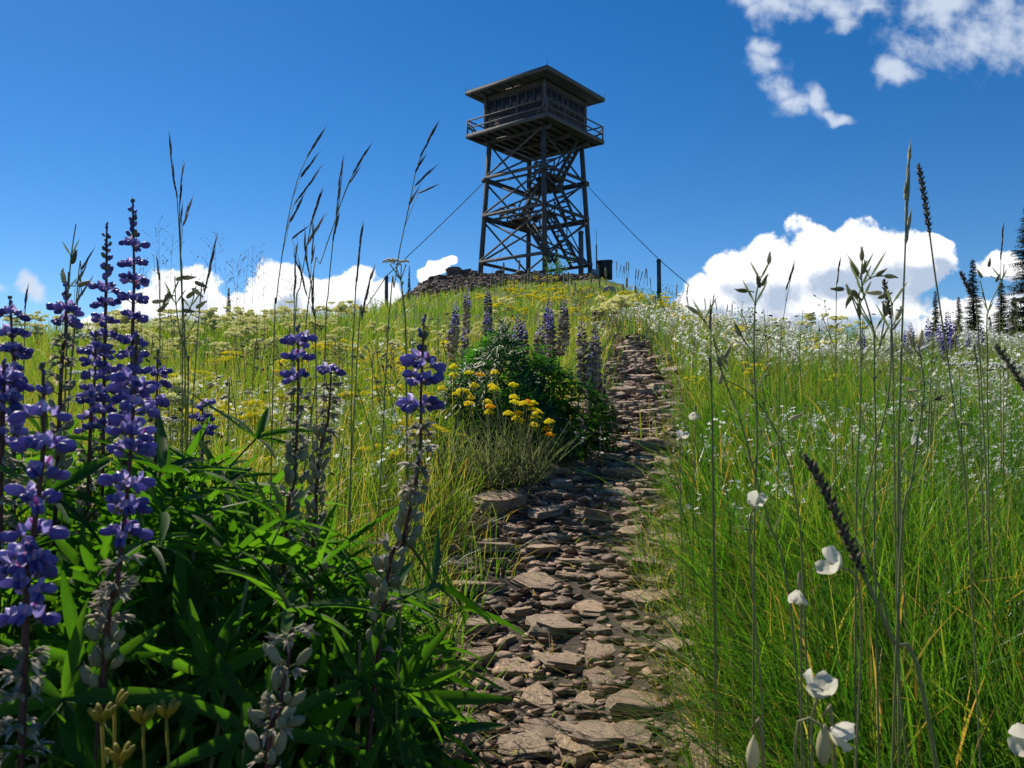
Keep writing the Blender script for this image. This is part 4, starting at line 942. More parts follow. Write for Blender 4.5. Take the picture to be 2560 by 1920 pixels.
# sandwort: small white stars
def star(b_, c, n_, r, m, k=5):
    q = Vector(n_).normalized().to_track_quat('Z', 'Y'); c = Vector(c)
    for j in range(k):
        t = 6.283 * j / k; v = q @ Vector((math.cos(t), math.sin(t), .25)); s_ = q @ Vector((-math.sin(t), math.cos(t), 0))
        b_.add([c, c + v * r * .6 - s_ * r * .24, c + v * r * 1.05, c + v * r * .6 + s_ * r * .24], [(0, 1, 2, 3)], m, .3 + .7 * (j % 2))
def sandwort(seed, n, h, spread, r):
    rr = random.Random(seed); b_ = MB()
    for i in range(n):
        th = rr.uniform(0, 6.28); s_ = rr.uniform(0, 1) ** .5 * spread; tip = Vector((math.cos(th) * s_, math.sin(th) * s_, h * rr.uniform(.6, 1.1)))
        b_.tube([(0, 0, 0), tip * .5 + Vector((rr.uniform(-.01, .01), 0, .01)), tip], .0005, 3, 1, .4); star(b_, tip, (rr.uniform(-.8, .6), rr.uniform(-1.2, .8), 1), r * rr.uniform(.9, 1.35), 0)
        star(b_, tip + Vector((rr.uniform(-.012, .012), rr.uniform(-.01, .01), -.008)), (rr.uniform(-1, 1), rr.uniform(-1, .5), .6), r * rr.uniform(.6, 1.), 0)
    return b_
SWp = [sandwort(i, 6, .22, .06, .0062) for i in range(6)]; SW = [b.mesh('white_sandwort', [M_white, M_stem]) for b in SWp]
spots = [(1418,1145),(1370,1140),(1475,1160),(1440,1155),(1405,1180),(1500,1185),(1640,1050),(1690,1130),(1670,1150),(1715,1190)]
n = 0; rest = []
for i in range(5600):
    r_ = R.random()
    if r_ < .93: px, Yd = rnd(1480, 2900), math.exp(rnd(math.log(1.3), math.log(10))) if R.random() < .5 else rnd(3, 9)
    else: px, Yd = rnd(200, 1050), math.exp(rnd(math.log(1.7), math.log(4.5)))
    x = (px - 1280) / F * Yd
    if abs(x - trail_x(Yd)) < trail_w(Yd) * 1.3 or vnoise(x, Yd, 1.6, 8) < rnd(-.25, .6): continue
    if n < 300 and Yd < 4.2 and R.random() < .55:
        place('white_sandwort', R.choice(SW), (x, Yd, hz(x, Yd)), rnd(0, 6), rnd(.8, 1.2), 'thin-stemmed plant with tiny white star flowers in the ' + ('right' if r_ < .93 else 'left') + ' meadow', 'wildflower', 'white star flowers in the meadow', .12); n += 1
    else: rest.append((x, Yd))
rest = np.array(rest); s = NR.uniform(.85, 1.35, len(rest)) * (1 + .11 * np.maximum(rest[:, 1] - 2, 0))
merge_instances('white_wildflowers', [(b.V, b.F, b.M, b.C) for b in SWp], mat4(np.stack([rest[:, 0], rest[:, 1], H(rest[:, 0], rest[:, 1]) - .21 * np.maximum(s - .9, 0)], 1), s, NR.uniform(0, 6.28, len(s)), .12), [M_white, M_stem], 'countless tiny white flowers dotting the right meadow', 'wildflowers')
for px, py in spots:
    p = ground_hit(px, py); place('white_sandwort', R.choice(SW), (p.x, p.y - .15, hz(p.x, p.y - .15)), rnd(0, 6), .7, 'small white star flowers overhanging the shaded part of the trail', 'wildflower', 'white flowers over the trail', .3)

# ------------------------------------------------------------------ campion stalks with papery calyces
def calyx(b_, p, d, L=.017, r=.0036, c=.5):
    b_.spindle(p, d, L, r, 7, (0, .15, .45, .8, .92, 1), (.35, .85, 1, .75, .5, .6), 0, c)
    for i in range(3): b_.spindle(Vector(p) + Vector(d).normalized() * L * .95, Vector(d) + Vector((rnd(-.5, .5), rnd(-.5, .5), rnd(-.3, .3))), .004, .0009, 3, m=0, c=1)
def campion_custom(lines, heads, Y, label, r=.0009, group='campion stalks', mt=None):
    """lines: pixel polylines (first one reaches the ground); heads: ((px,py),(dx,dy)) calyces"""
    P = [at(px, py, Y) for px, py in lines[0]]; g = root_of(P); o = empty('campion', g, label, 'campion', group)
    b_ = MB(); pts = curve_pts([*P, g], 20); b_.tube([p - g for p in pts], [r * (.65 + .6 * i / len(pts)) for i in range(len(pts))], 6, 0, .6)
    for ln_ in lines[1:]: b_.tube([p - g for p in curve_pts([at(px, py, Y) for px, py in ln_], 10)], r * .75, 5, 0, .6)
    for ln_ in lines:
        for (px, py) in ln_[1:-1]:
            c = at(px, py, Y) - g; ell(b_, c, r * 1.5, r * 1.5, r * 1.7, None, 0, .8, 6, 4)
            for s_ in (-1, 1): b_.leaf(c, (s_ * .6, rnd(-.4, .4), 1), (0, -1, 0), rnd(.015, .03), .0022, .0, .3, 3, 0, .4)
    b_.build('stem', M_stem, o)
    for (hx, hy), (dx, dy) in heads:
        b_ = MB(); calyx(b_, at(hx, hy, Y) - g, Vector((dx, rnd(-.2, .2), -dy)), rnd(.015, .018) * CS, .0034 * CS, rnd(.2, .9)); b_.build('calyx', M_camp, o)
    return o
Yc = .78; CS = .68
campion_custom([[(1925,655),(1900,700),(1888,760),(1885,900),(1893,1100),(1885,1350)],[(1900,690),(1893,705)],[(1885,730),(1860,725)],[(1888,890),(1860,850),(1845,830)]], [((1922,660),(.1,-1)),((1900,720),(-.3,-1)),((1905,715),(.5,-1)),((1870,728),(-1,-.1)),((1850,840),(-.5,-1))], Yc, 'tall campion stalk with an upright bud against the big cloud')
campion_custom([[(1722,768),(1760,800),(1785,850),(1800,920),(1850,1050),(1880,1160),(1930,1330),(1975,1500)],[(1880,1160),(1925,1120),(1945,1105)],[(1785,860),(1800,880)],[(1800,900),(1818,930)]], [((1745,783),(-1,-.6)),((1795,890),(.2,1)),((1802,885),(.6,.9)),((1800,960),(.2,-1)),((1812,895),(.5,-1))], Yc, 'arching campion stalk with a dark bud on its drooping tip left of the big cloud')
campion_custom([[(2156,650),(2153,690),(2160,740),(2185,830),(2185,950),(2190,1100),(2185,1300),(2190,1500)],[(2153,700),(2142,685)],[(2185,820),(2150,760),(2152,720),(2175,695),(2195,690)],[(2195,690),(2215,690)],[(2185,900),(2200,860),(2220,745)],[(2152,780),(2125,730)]],
   [((2155,652),(.05,-1)),((2146,690),(-.7,-1)),((2157,685),(.2,-1)),((2190,690),(.8,-.5)),((2212,690),(1,.05)),((2110,723),(-1,0)),((2130,725),(.5,.5)),((2195,745),(.8,-.3)),((2130,735),(-.4,.9))], .74, 'many-branched campion stalk right of the big cloud')
campion_custom([[(2150,790),(2152,900),(2150,1050),(2140,1300)],[(2150,800),(2130,745)]], [((2130,745),(-.4,-1)),((2150,790),(-.2,-1))], .76, 'straight campion stalk just left of the many-branched one')
campion_custom([[(2220,740),(2230,760),(2228,830),(2220,1000),(2160,1250),(2170,1400),(2240,1640)],[(2228,820),(2240,800)]], [((2205,732),(-1,0)),((2240,800),(.5,-.9)),((2216,790),(-.3,-1))], .70, 'hooked campion stalk right of the many-branched one')
campion_custom([[(2300,890),(2310,960),(2305,1020),(2280,1200),(2250,1400)],[(2300,890),(2285,870)],[(2304,900),(2292,850)]], [((2287,868),(-.4,-1)),((2298,870),(.1,-1)),((2283,885),(-.8,-.7))], .66, 'short campion stalk with three dark buds at the right')
campion_custom([[(1815,950),(1880,990),(1945,1090),(1990,1250),(2010,1500)],[(1945,1090),(1975,1110)]], [((1975,1050),(.8,-.4))], .8, 'bent campion stem crossing the right meadow')
campion_custom([[(2510,660),(2505,700),(2470,780),(2468,900),(2470,1100)],[(2505,700),(2475,690)],[(2470,780),(2450,700)],[(2465,760),(2455,730)]], [((2472,668),(.1,-1)),((2455,695),(-.6,-1)),((2490,705),(.5,-1)),((2380,850),(.6,-1))], 1.1, 'pale campion stalk between the conifers at the right')
# left group
CS = .85
campion_custom([[(437,690),(440,760),(450,830),(470,900),(470,1000)],[(440,700),(460,695)],[(440,740),(430,740),(420,755)],[(450,800),(475,770),(490,715)],[(460,860),(490,800)]],
   [((440,700),(.9,-.3)),((455,695),(1,-.1)),((487,705),(1,.4)),((480,720),(1,.8)),((466,745),(.7,-.6)),((425,730),(-.5,.9)),((455,775),(.9,.1)),((490,770),(.8,-.5)),((380,755),(1,-.1)),((395,780),(.7,-.7))], .95, 'campion stalk with many papery buds against the left cloud')
campion_custom([[(190,560),(178,640),(172,720),(168,800)],[(172,710),(162,700)],[(172,715),(195,715)]], [((180,660),(.4,-1)),((161,710),(-.1,-1)),((195,715),(.9,-.4))], .9, 'thin campion stalk with one green bud above the left lupines')
gcam = []
def campion_generic(seed):
    rr = random.Random(seed); b_ = MB(); h = rr.uniform(.34, .42); top = Vector((rr.uniform(-.05, .05), rr.uniform(-.03, .03), h)); pts = curve_pts([Vector((0, 0, 0)), top * .5 + Vector((rr.uniform(-.02, .02), 0, 0)), top], 8)
    b_.tube(pts, [.0014] * len(pts), 4, 1, .6)
    for k in range(rr.choice((4, 5, 7))):
        p, d, _ = along(pts, rr.uniform(.72, 1)); a = rr.uniform(0, 6.28); e = Vector((math.cos(a), math.sin(a), rr.uniform(.0, .9))); q = p + e * rr.uniform(.01, .045); b_.tube([p, q], .0008, 3, 1, .6)
        b_.spindle(q, e + Vector((0, 0, rr.uniform(-.6, .2))), .016, .0034, 6, (0, .15, .45, .85, 1), (.35, .85, 1, .6, .45), 0, rr.random())
    for k in range(4): p, d, _ = along(pts, rr.uniform(.1, .7)); b_.leaf(p, (rr.uniform(-1, 1), rr.uniform(-1, 1), 1.2), (0, 0, 1), .035, .003, .1, .3, 3, 1, .3)
    return b_.mesh('campion', [M_camp, M_stem])
gcam = [campion_generic(i) for i in range(8)]
for i in range(120):
    left = i < 85; px = rnd(350, 1180) if left else rnd(1820, 2650); Yd = rnd(1.3, 3.8) if left else rnd(1.6, 5); x = (px - 1280) / F * Yd
    if abs(x - trail_x(Yd)) < trail_w(Yd) * 1.8: continue
    place('campion', R.choice(gcam), (x, Yd, hz(x, Yd)), rnd(0, 6), rnd(.75, 1.1) * (1 if left else 1.1), 'thin campion stalk with papery seed pods in the ' + ('left' if left else 'right') + ' meadow', 'campion', 'campion stalks in the meadow', .16)

# ------------------------------------------------------------------ tall seeding grasses
def spikelets(b_, A, B, r=.0015, n=4, L=.022, m=0, seed=0):
    """overlapping lanceolate spikelets from base B to tip A"""
    rr = random.Random(seed); d = (A - B); tot = d.length; d.normalize(); n = max(2, int(tot / (L * .38)))
    for i in range(n):
        p = B + d * (tot * i / n * .92); s_ = Vector((rr.uniform(-1, 1), rr.uniform(-1, 1), rr.uniform(-.3, .3))) * .10; l = min(L * rr.uniform(.8, 1.1), tot * 1.0)
        b_.spindle(p, d + s_, l, r * rr.uniform(.8, 1.2), 5, (0, .2, .55, 1), (.4, 1, .8, .05), m, rr.random(), .6)
        b_.spindle(p + d * l * .85, d + s_, l * .35, .0002, 3, m=m, c=.9)
def seed_grass(stem, heads, Y, label, cat='grass stalk', mt=None, r=.0007, hr=.0015, nm='seed_grass', L=.022, grp=None):
    P = [at(px, py, Y) for px, py in stem]; g = root_of(P); o = empty(nm, g, label, cat, grp)
    pts = curve_pts([*P, g], 16); b_ = MB(); b_.tube([p - g for p in pts], [r * (.5 + .9 * i / len(pts)) for i in range(len(pts))], 5, 0, .7)
    for (tip, base) in heads:
        B = at(*base, Y); j = min(range(len(pts)), key=lambda k: (pts[k] - (B - Vector((0, 0, .012)))).length)
        if (pts[j] - B).length < .08 and (pts[j] - B).length > .002: b_.tube([B - g, pts[min(j + 1, len(pts) - 1)] - g], r * .5, 4, 0, .7)
    b_.build('stem', M_stem, o)
    for i, (tip, base) in enumerate(heads):
        b_ = MB(); spikelets(b_, at(*tip, Y) - g, at(*base, Y) - g, hr, L=L, seed=i + int(stem[0][0])); b_.build('seed_head', mt or M_seed, o)
gb = 'tall brome grass stalks'
SG = [([(423,345),(430,420),(443,500),(450,620),(455,760),(462,860)], [((423,345),(432,430)),((432,425),(443,497))], .95, 'tallest dark grass stalk at the left, leaning left at its tip'),
 ([(456,418),(452,480),(449,520),(452,640),(456,800)], [((456,418),(448,515)),((476,508),(457,565)),((456,520),(453,560))], .95, 'short seed stalk right beside the tallest left one'),
 ([(802,335),(765,400),(742,455),(722,540),(705,640),(690,760),(685,860)], [((802,335),(768,392)),((790,393),(752,443)),((795,430),(735,512)),((752,503),(724,556))], .95, 'arching one-sided grass stalk in the middle left sky'),
 ([(802,483),(785,540),(770,600),(750,720),(735,850)], [((802,483),(776,562)),((767,568),(730,597))], 1.0, 'grass stalk with two separate seed heads below the arching one'),
 ([(858,400),(852,470),(843,540),(832,610),(820,740),(812,900)], [((858,400),(846,465)),((848,462),(840,540)),((845,535),(832,605))], .95, 'dense dark grass spike standing at mid left'),
 ([(920,372),(885,430),(862,480),(835,560),(800,660),(770,760)], [((920,372),(882,435)),((892,428),(873,458))], 1.0, 'grass stalk with a silvery tip leaning right'),
 ([(1088,320),(1058,380),(1038,435),(1022,520),(1000,620),(985,720),(972,800)], [((1088,320),(1050,392)),((1057,396),(1038,432)),((1083,422),(1037,465)),((1083,467),(1045,483)),((1042,475),(1022,512))], .95, 'drooping grass stalk nearest the tower'),
 ([(904,573),(896,640),(890,720),(883,850),(880,950)], [((904,573),(895,650)),((896,645),(888,728))], .95, 'upright spike with a thick seed head right of mid left'),
 ([(762,590),(768,660),(780,720),(785,790),(790,900)], [((762,590),(764,650)),((765,640),(775,700)),((785,575),(778,660)),((803,558),(768,612)),((742,650),(768,740)),((784,700),(780,780))], .85, 'thick bunch of brown seed heads left of centre'),
 ([(741,612),(738,700),(735,800),(735,900)], [((741,612),(738,680)),((738,675),(735,745))], .95, 'thin straight brown spike left of the brown bunch'),
 ([(932,676),(918,730),(905,800),(895,860)], [((932,676),(917,735)),((918,730),(905,790))], .95, 'low brown spike leaning right below the sky'),
 ([(538,606),(525,660),(512,730),(495,820)], [((538,606),(522,680)),((530,655),(510,735))], .95, 'lone seed head leaning right above the left crest'),
 ([(227,634),(205,690),(190,760)], [((227,634),(203,675)),((207,680),(188,712))], 1.0, 'small seed head between the left lupines'),
 ([(68,725),(62,800),(60,900)], [((68,725),(60,775))], 1.0, 'small dark seed head near the left edge'),
 ([(395,650),(398,700),(400,800)], [((395,650),(396,690))], 1.0, 'tiny seed head beside the tall lupine'),
 ([(223,702),(205,740),(190,800)], [((223,702),(192,755))], 1.0, 'second small seed head between the left lupines'),
 ([(1985,662),(1972,720),(1958,800),(1950,900)], [((1985,662),(1965,725))], 1.3, 'thin seed head against the big cloud'),
 ([(2100,650),(2094,700),(2090,800)], [((2100,650),(2092,710))], 1.3, 'second thin seed head against the big cloud'),
 ([(2508,565),(2503,640),(2500,760),(2500,900)], [((2508,565),(2502,650))], 1.5, 'thin tall seed stalk in front of the right conifers'),
 ([(1775,760),(1776,800),(1778,900)], [((1775,760),(1774,830))], .9, 'dark slender spike over the right slope')]
for st, hd, Y, lab in SG: seed_grass(st, hd, Y, lab, grp=gb)
seed_grass([(2272,375),(2268,480),(2263,620),(2256,800),(2250,1000),(2245,1250)], [((2275,372),(2270,430)),((2272,420),(2266,490)),((2262,470),(2264,500)),((2268,480),(2264,560)),((2274,545),(2264,610))], .72, 'tall pale golden grass spike at the right against the sky', mt=M_pale, hr=.0017, r=.001)
def dark_spike(pix, n_head, Y, label, rr_=.0026, mt=M_dark, rs=.0008, frac=(.0, 1)):
    P = [at(px, py, Y) for px, py in pix]; g = root_of(P); o = empty('sedge_spike', g, label, 'grass stalk', 'dark sedge spikes'); pts = curve_pts([*P, g], 24)
    b_ = MB(); b_.tube([p - g for p in pts], [rs] * len(pts), 5, 0, .7); b_.build('stem', M_stem, o)
    hp = curve_pts(P[:n_head], 20); b_ = MB()
    _, _, L = along(hp, 0)
    nn = int(L / .0011)
    for i in range(nn):
        p, d, _ = along(hp, i / nn); th = 2.4 * i; s_ = Vector((math.cos(th), math.sin(th), 0)); f = i / nn; w = min(1, .35 + f * 5, (1 - f) * 6 + .2)
        b_.spindle(p - g, s_ * .8 - d * .9, rr_ * 2.0 * w, rr_ * .45, 4, (0, .5, 1), (.5, 1, .1), 0, rnd(0, 1))
    b_.build('seed_head', mt, o)
dark_spike([(2296,412),(2312,500),(2325,592),(2338,690),(2362,850),(2390,1050),(2420,1300)], 3, .72, 'tall dark bristly spike right of the pale golden one')
dark_spike([(2210,700),(2218,750),(2228,800),(2232,900),(2235,1100)], 3, .8, 'short dark spike below the tall pair')
dark_spike([(2402,680),(2415,710),(2432,745),(2450,900)], 3, .9, 'dark spike leaning right by the thin conifer')
dark_spike([(2012,1140),(2055,1210),(2110,1330),(2165,1450),(2230,1600),(2330,1850)], 4, .42, 'thick blurred brown spike close to the camera crossing the right grass', .0028, M_dark, .0012)
dark_spike([(2490,865),(2530,920),(2575,990),(2620,1100)], 3, .45, 'reddish seed head at the right picture edge', .0022, M_seed)
dark_spike([(2435,860),(2445,940),(2450,1050)], 2, 1.0, 'rusty brown spike in the right grass', .0016, M_seed)
dark_spike([(1773,890),(1777,960),(1782,1100)], 2, .9, 'brown spike low in the right meadow', .0016, M_seed)
# airy panicles
def airy(seed):
    rr = random.Random(seed); b_ = MB(); h = .5; b_.tube([(0, 0, 0), (rr.uniform(-.02, .02), 0, h * .5), (rr.uniform(-.04, .04), 0, h)], .0004, 3, 0, .6)
    for k in range(10):
        z = h * rr.uniform(.74, 1); a = rr.uniform(0, 6.28); e = Vector((math.cos(a), math.sin(a), .9)) * rr.uniform(.012, .035); p = Vector((0, 0, z)); b_.tube([p, p + e], .00022, 3, 0, .6)
        for j in range(3): b_.spindle(p + e * rr.uniform(.5, 1), e + Vector((rr.uniform(-.01, .01), 0, 0)), .005, .0008, 4, m=0, c=rr.random())
    return b_.mesh('airy_grass', [M_seed])
AI = [airy(i) for i in range(5)]
for i, (px, py) in enumerate([(408,558),(425,590),(540,572),(515,600),(468,625),(445,640),(575,640),(583,628),(612,650),(630,640),(636,618),(655,655),(730,700),(700,690),(345,640),(370,660),(560,660),(670,640),(760,690),(1560,880),(1900,800),(2180,870)]):
    Y = rnd(1.9, 2.6); p = at(px, py, Y); place('airy_grass', AI[i % 5], (p.x, p.y, p.z - .5), rnd(0, 6), 1, 'fine hazy grass panicle against the sky' if py < 720 else 'fine grass panicle over the meadow', 'grass stalk', 'fine airy panicles', .08)
# pale and dark beargrass-like spikes on the summit
def club(seed, mt, cw=1.0):
    rr = random.Random(seed); b_ = MB(); b_.tube([(0, 0, 0), (0, 0, .45)], .012, 4, 1, .7); n = 60
    for i in range(n):
        t = 2.4 * i; z = .35 + .5 * i / n; w = min(1, (n - i) / 14 + .2); b_.spindle((0, 0, z), (math.cos(t), math.sin(t), .7), .075 * w * cw, .022 * cw, 4, (0, .5, 1), (.5, 1, .1), 0, rr.random())
    return b_.mesh('seed_spike', [mt, M_stem])
CLp = [club(i, M_pale) for i in range(3)]; CLd = [club(i + 5, M_pale, .55) for i in range(3)]
for px, py in [(1228,690),(1231,700),(1251,692),(1256,690),(1260,660),(1275,695),(1286,705),(1298,655),(1314,693),(1322,683),(1328,685),(1338,680),(1346,686),(1368,690),(1410,690),(1421,690),(1430,694),(1437,708),(1478,686),(1500,700),(1556,710),(1566,700),(1590,715),(1516,672),(1640,745),(1652,755),(1662,760)]:
    g = ground_hit(px, py + 36, 8); s_ = 44 / F * g.y / .85; place('seed_spike', R.choice(CLp), (g.x, g.y, hz(g.x, g.y) - .02), rnd(0, 6), s_ * rnd(.85, 1.1), 'pale club-shaped seed spike on the slope below the tower', 'seed spike', 'pale seed spikes below the tower', .08)
for px, py in [(1540,655),(1546,656),(1553,658),(1560,656),(1568,655),(1576,658),(1583,660),(1590,664),(1600,672),(1612,670),(1622,676),(1630,684),(1645,690),(1690,712),(1715,705),(1725,740),(1765,745),(1775,738),(1790,745),(1810,750),(1830,755)]:
    p = at(px + rnd(-4, 4), py + rnd(-4, 10), rnd(34, 39) if px < 1660 else 20); s_ = rnd(.7, 1) if px < 1660 else .6; place('seed_spike', R.choice(CLd), (p.x, p.y, p.z - .85 * s_), rnd(0, 6), s_ * rnd(.9, 1.1), 'greyish seed spike on the skyline right of the tower' if px < 1660 else 'greyish seed spike lower down the right skyline', 'seed spike', 'grey seed spikes on the skyline', .2)

# ------------------------------------------------------------------ mariposa lilies
def petal(b_, q, L, w, curl, c, m=0):
    V = []; Fs = []
    for i in range(11):
        t = i / 10
        for j in range(9):
            s_ = (j - 4) / 4; ww = w * math.sin(math.pi * min(.86, .08 + .72 * t ** 1.1)) * .62
            V.append(q @ Vector((L * (t - .12 * curl * t * t) + 0.0, ww * s_ , L * (.22 * s_ * s_ * t * 1.1 + curl * t * t * .55 + .04 * math.sin(9 * s_ + 5 * t) * t))))
    for i in range(10):
        for j in range(8): k = i * 9 + j; Fs.append((k, k + 1, k + 10, k + 9))
    b_.add(V, Fs, m, c)
def lily(px, py, Y, dirv, s_, label, pet=3, open_=.6):
    s_ *= .5
    p = at(px, py, Y); g = root_of([p + Vector((0, 0, .02)), p]); o = empty('mariposa_lily', g, label, 'lily', 'white mariposa lilies'); d = Vector(dirv).normalized(); c = p - g
    b_ = MB(); b_.tube(curve_pts([c, c - d * .02 - Vector((0, 0, .02)), c * .5 + Vector((rnd(-.01, .01), 0, 0)), Vector((0, 0, 0))], 12), .0009, 5, 0, .8); b_.build('stem', M_stem, o)
    q0 = d.to_track_quat('Z', 'Y').to_matrix()
    for k in range(pet):
        b_ = MB(); q = q0 @ Matrix.Rotation(6.283 * k / pet + rnd(-.2, .2), 3, 'Z') @ Matrix.Rotation(-(1.2 - open_ * .6), 3, 'Y'); petal(b_, q, s_ * 1.1, s_ * .9, rnd(-.5, .3), rnd(.5, 1)); ob = b_.build('petal', M_lily, o); ob.location = c
lily(1885, 1268, .72, (.1, -.5, 1), .026, 'cup-shaped white lily right of the trail')
lily(2100, 1418, .60, (-.9, -.2, .5), .030, 'wide open white lily in front of the thick brown spike')
lily(2042, 1745, .50, (.1, -.2, 1), .030, 'faded cream lily with one petal bent right in the lower right grass')
lily(2075, 1825, .45, (.8, -.2, -.3), .024, 'drooping white lily with fuzzy petals near the bottom right')
lily(1995, 1475, .62, (-.2, -.3, -.9), .022, 'small drooping pinkish white lily')
lily(2575, 1850, .50, (-.6, -.5, .2), .028, 'white lily cut off by the right picture edge')
lily(975, 1425, .70, (-.3, -.5, .5), .026, 'white lily beside the leaning centre lupine stem')
lily(1705, 1098, 1.3, (.1, -.6, 1), .026, 'small white lily hanging over the trail edge')
lily(1735, 1030, 1.3, (-.3, -.6, -1), .024, 'nodding pale lily above the small one')
lily(2280, 1112, .9, (.6, -.3, .8), .022, 'slim white lily bud in the right meadow')
# green lily pod
for px, py, Y, lab in ((2057,1862,.45,'pale green pointed lily pod near the bottom right'),(1880,1885,.5,'pale green pod at the bottom right of the trail')):
    p = at(px, py, Y); g = root_of([p + Vector((0, 0, .02)), p]); o = empty('seed_pod', g, lab, 'seed pod'); b_ = MB(); c = p - g
    b_.spindle(c + Vector((0, 0, -.012)), (.05, 0, 1), .024, .0042, 12, (0, .1, .25, .42, .6, .78, .9, 1), (.1, .5, .85, 1, .9, .6, .25, .03), 0, .8); b_.build('pod', M_camp, o)
    b_ = MB(); b_.tube([c + Vector((0, 0, .015)), c + Vector((.004, 0, .022)), c + Vector((.008, .004, 0)), Vector((0, 0, 0))], .001, 5, 0, .9); b_.build('stem', M_stem, o)
# yellow-green capsules at the lower left
for i, (px, py, Y, lab) in enumerate([(255,1812,.42,'left yellow-green capsule cluster at the bottom left'),(286,1778,.43,'raised pair of yellow capsules behind the left cluster'),(357,1815,.45,'dim middle capsule cluster at the bottom left'),(416,1800,.43,'right yellow-green capsule cluster at the bottom left'),(300,1915,.40,'lowest yellow capsules cut by the bottom edge')]):
    p = at(px, py, Y); g = Vector((p.x + rnd(-.01, .01), p.y, hz(p.x, p.y))); o = empty('capsule_stalk', g, lab, 'seed head', 'yellow-green capsule clusters'); c = p - g
    b_ = MB(); b_.tube(curve_pts([c, c * .6 + Vector((.006, 0, 0)), Vector((0, 0, 0))], 8), .0008, 5, 0, .7)
    hd = MB()
    for k in range(6 if i != 1 else 2):
        a = 6.283 * k / 6 + .3; e = Vector((math.cos(a) * .7, math.sin(a) * .7, 1)); q_ = c + e.normalized() * .003; b_.tube([c, q_], .0005, 4, 0, .7)
        hd.spindle(q_, e, .0085, .0016, 6, (0, .2, .5, .85, 1), (.3, .9, 1, .8, .3), 0, rnd(0, 1))
    b_.build('stem', M_head, o); hd.build('capsule_cluster', M_head, o)

# ------------------------------------------------------------------ conifers
def conifer_mesh(seed, h, w, dens=1.0, bare=0.0):
    rr = random.Random(seed); tk = MB(); tk.tube([(0, 0, 0), (0, 0, h * .5), (0, 0, h)], [h * .016, h * .009, h * .001], 7, 0, .5); b_ = MB()
    n = int(h * 9 * dens)
    for i in range(n):
        f = (i / n); z = h * (.05 + .94 * f); L = w * (1 - f) ** .85 * rr.uniform(.65, 1.15) + .08 * w
        if rr.random() < bare: continue
        for j in range(rr.choice((5, 6, 7))):
            a = rr.uniform(0, 6.28); d = Vector((math.cos(a), math.sin(a), rr.uniform(-.35, .12) + .25 * f)); tip = Vector((0, 0, z)) + d * L; tk.tube([(0, 0, z), tip], [h * .0022, h * .0006], 3, 0, .3)
            m_ = int(5 + L * 5)
            for q in range(m_):
                t = (q + 1) / m_; c = Vector((0, 0, z)) + d * L * t; ln = (.16 + .16 * (1 - t)) * (.5 + .5 * L / w) * (h / 9) ** .5
                for s_ in (-1, 1):
                    v = Vector((-d.y * s_, d.x * s_, 0)) + d * .8 + Vector((0, 0, rr.uniform(-.5, .25))); b_.leaf(c, v, (0, 0, 1), ln * rr.uniform(1., 1.9), ln * .38, .25, .2, 2, 0, rr.random())
    return tk, b_
CON = []
for i, (h, w, dn) in enumerate(((9, 1.8, 1.0), (9, 1.25, .9), (9, .85, .8))):
    tk, cr = conifer_mesh(i, h, w, dn); CON.append((tk.mesh('trunk', [M_bark]), cr.mesh('crown', [M_con])))
def conifer(px, ytop, ybase, Y, k, label, grp='conifers on the right skyline', wide=1.0):
    t_ = at(px, ytop, Y); b = at(px, ybase, Y); z0 = b.z - 1.0; s_ = (t_.z - z0) / 9; o = empty('conifer', (t_.x, t_.y, z0), label, 'tree', grp); o.rotation_euler = (0, 0, rnd(0, 6)); o.scale = (s_ * wide, s_ * wide, s_)
    link('trunk', CON[k][0], o); link('crown', CON[k][1], o)
conifer(2575, 500, 860, 42, 0, 'big dark conifer cut by the right picture edge', wide=1.05)
conifer(2432, 645, 860, 55, 1, 'tall slim conifer spire left of the big one', wide=.9)
conifer(2338, 725, 860, 58, 2, 'slender conifer left of the tall spire')
conifer(2396, 740, 860, 52, 1, 'short conifer between the two spires', wide=.9)
conifer(2502, 700, 870, 48, 1, 'dense conifer between tall spire and big edge tree', wide=1.1)
conifer(2535, 740, 870, 45, 0, 'low bushy conifer against the big edge tree')
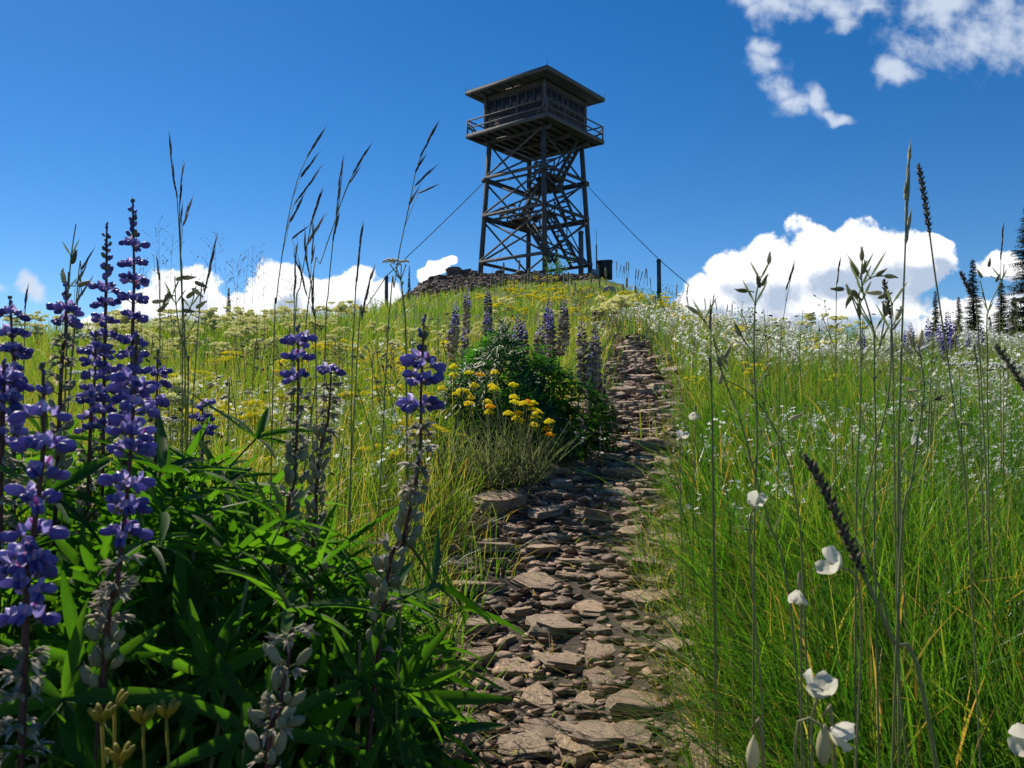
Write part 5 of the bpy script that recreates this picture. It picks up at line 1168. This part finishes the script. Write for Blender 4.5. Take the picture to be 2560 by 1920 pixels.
conifer(2475, 790, 870, 60, 2, 'small conifer top right of the tall spire')
conifer(1023, 663, 745, 70, 2, 'thin sparse conifer left of the summit rocks', 'small conifers left of the tower', .6)
conifer(572, 718, 800, 80, 2, 'tiny conifer spire on the left skyline', 'small conifers left of the tower')
# shrubs on the skyline
def shrub_mesh(seed):
    rr = random.Random(seed); b_ = MB(); st = MB()
    for i in range(9):
        a = rr.uniform(0, 6.28); s_ = rr.uniform(.05, .3); t_ = Vector((math.cos(a) * s_, math.sin(a) * s_, rr.uniform(.35, .7))); st.tube([(0, 0, 0), t_], [.006, .003], 4, 0, .4)
        for k in range(22): p = t_ * rr.uniform(.25, 1.0) + Vector((rr.uniform(-.06, .06), rr.uniform(-.06, .06), rr.uniform(-.03, .05))); b_.leaf(p, (rr.uniform(-1, 1), rr.uniform(-1, 1), rr.uniform(-.2, 1)), (0, 0, 1), rr.uniform(.03, .06), .022, .2, .3, 3, 0, rr.random())
    return b_.mesh('foliage', [M_bush]), st.mesh('stem', [M_stem])
SH = [shrub_mesh(i) for i in range(3)]
for i, (px, py, Y, s_, lab) in enumerate([(942,758,14,.9,'small green shrub at the foot of the left guy post'),(1660,775,22,1.8,'dark low shrub on the right skyline below the guy post'),(1688,725,26,1.4,'shrub with seed spikes on the right skyline'),(1840,790,9,.9,'leafy shrub on the right meadow crest'),(2110,800,9,.8,'grey leafy shrub under the big cloud'),
    (1400,688,38,2.2,'low green shrub beneath the right side of the tower'),(1380,700,37,2.0,'second low green shrub in front of the nearest tower leg'),(1590,712,30,1.3,'low dark shrub right of the dark box'),(1620,735,28,1.6,'dark shrub on the slope under the guy post'),(1745,790,16,1.2,'small dark shrub further down the right skyline')]):
    p = at(px, py, Y); o = empty('shrub', (p.x, p.y, max(hz(p.x, p.y) - .05, p.z - .55 * s_)), lab, 'shrub', 'shrubs on the skyline'); o.scale = (s_ * 1.2, s_ * 1.2, s_ * .8); o.rotation_euler = (0, 0, rnd(0, 6))
    link('foliage', SH[i % 3][0], o); link('stem', SH[i % 3][1], o)
